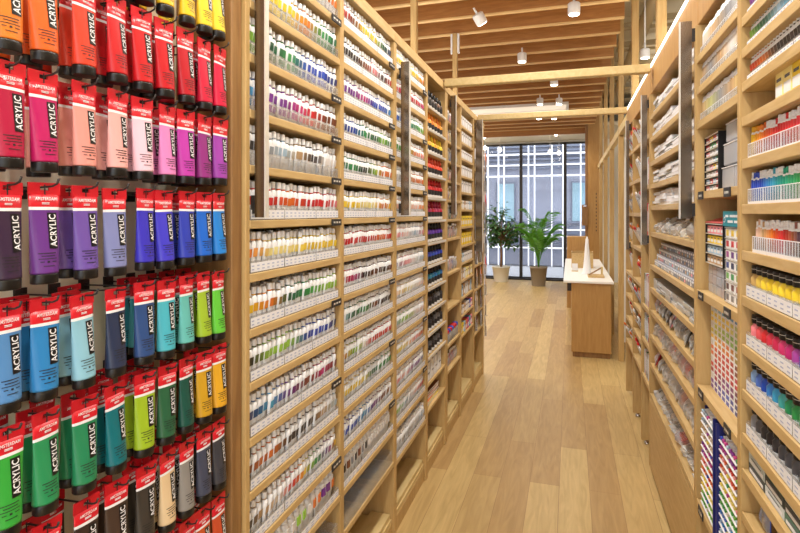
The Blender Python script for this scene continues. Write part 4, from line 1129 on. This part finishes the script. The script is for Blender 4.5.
t = pot(x, 12.25, .14, .185, .42, M['potg'], 'bushy green palm in a grey pot by the window', 'potted_palm', 1.5)
b = MB(); fol = MB()
for i in range(22):
    a = i * 2.4 + rr.uniform(-.3, .3); Rr = rr.uniform(.12, .60); hh = rr.uniform(.8, 1.65)
    pts = []
    for k in range(9):
        u = k / 8; pts.append(Vector((Rr * u ** 1.5 * math.cos(a), Rr * u ** 1.5 * math.sin(a), .38 + hh * (u * 1.25 - .42 * u ** 3.2))))
    b.tube(pts, [.007 - .0006 * k for k in range(9)], 5)
    for k in range(13):
        u = .35 + .65 * k / 13; q = u * 8; i0 = min(7, int(q)); p = pts[i0].lerp(pts[i0 + 1], q - i0); d = (pts[i0 + 1] - pts[i0]).normalized()
        s = d.cross(Vector((0, 0, 1))).normalized()
        for sg in (-1, 1): leaf(fol, p, d * .9 + s * sg * .8 + Vector((0, 0, -.35)), .19 * (1.15 - abs(u - .6)), .0065)
b.build('stem', M['leaf2'], t); fol.build('foliage', M['leaf2'], t)

# ================================================================= STREET OUTSIDE
structure(MB().box(-14, 12, 13.5, 24, -.12, -.02).build('ground', M['concrete']))
t = empty('office_building', (0, 17, 0)); tag(t, 'grey building across the street with white frames and louvres', 'building')
MB().box(-12, 10, 0, .3, 0, 9).build('wall', M['fac'], t)
m = MB()
for i in range(14): m.box(-12, 10, -.10, -.02, 2.95 + i * .13, 3.0 + i * .13)
for i in range(6): m.box(-12, 10, -.08, -.0, .5 + i * .16, .55 + i * .16)
m.build('louvre', M['fac_d'], t)
m = MB()
for x in (-3.35, -2.95, -2.78, -2.62, -2.42, -2.10, -1.93, -1.45, -1.2, -1.02, -.52, -.2, .3, .9): m.box(x - .018, x + .018, -.26, -.18, 0, 7)
for z in (3.38, 2.72, 1.10, .55): m.box(-12, 10, -.27, -.19, z - .022, z + .022)
for z in (3.7, 3.05, .9, 4.1, 4.8): m.box(-12, 10, -.27, -.19, z - .02, z + .02)
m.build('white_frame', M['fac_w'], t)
for (x0, x1) in ((-3.9, -3.15), (.02, .78), (-2.2, -1.6)):
    m = MB(); m.box(x0, x1, -.05, -.0, 1.3, 2.55); w = m.build('window', M['fac_d'], t)
    m = MB(); m.box(x0 + .05, x1 - .05, -.07, -.052, 1.36, 2.5); m.build('pane', M['fac_g'], w)

# ================================================================= LIGHT, WORLD, CAMERA
lamp('AREA', (-1.5, 15.0, 7.5), 900, (14, 1.5), (.92, .96, 1), rot=(.7, 0, 0))  # added area light above the street, brightens the building opposite
# added area uplights, with no fixtures modelled, brighten the timber fins
lamp('AREA', (-1.12, 2.2, 2.53), 26, (.05, 6.0), (1, .95, .86), rot=(math.pi, 0, 0))
lamp('AREA', (.62, 2.2, 2.56), 26, (.05, 6.0), (1, .95, .86), rot=(math.pi, 0, 0))
lamp('AREA', (-2.6, 8.4, 2.6), 30, (.05, 5.0), (1, .95, .86), rot=(math.pi, 0, 0))
w = bpy.data.worlds.new('World'); SC.world = w; w.use_nodes = True
bg = w.node_tree.nodes['Background']; bg.inputs[0].default_value = (.93, .96, 1.0, 1); bg.inputs[1].default_value = 2.4
cam = bpy.data.cameras.new('Camera'); co = bpy.data.objects.new('Camera', cam); COL.objects.link(co)
co.location = (0, 0, H); co.rotation_euler = (math.pi / 2, 0, TH)
cam.sensor_width = 36; cam.lens = 540 * 36 / 800.0; cam.shift_y = -(266.5 - 213) / 800.0
cam.clip_start = .02; cam.clip_end = 100
SC.camera = co
SC.view_settings.view_transform = 'Standard'
SC.view_settings.look = 'None'
SC.view_settings.exposure = 0.0
SC.cycles.max_bounces = 6; SC.cycles.diffuse_bounces = 4; SC.cycles.transparent_max_bounces = 12; SC.cycles.glossy_bounces = 3
SC.cycles.sample_clamp_indirect = 6
SC.cycles.use_denoising = True
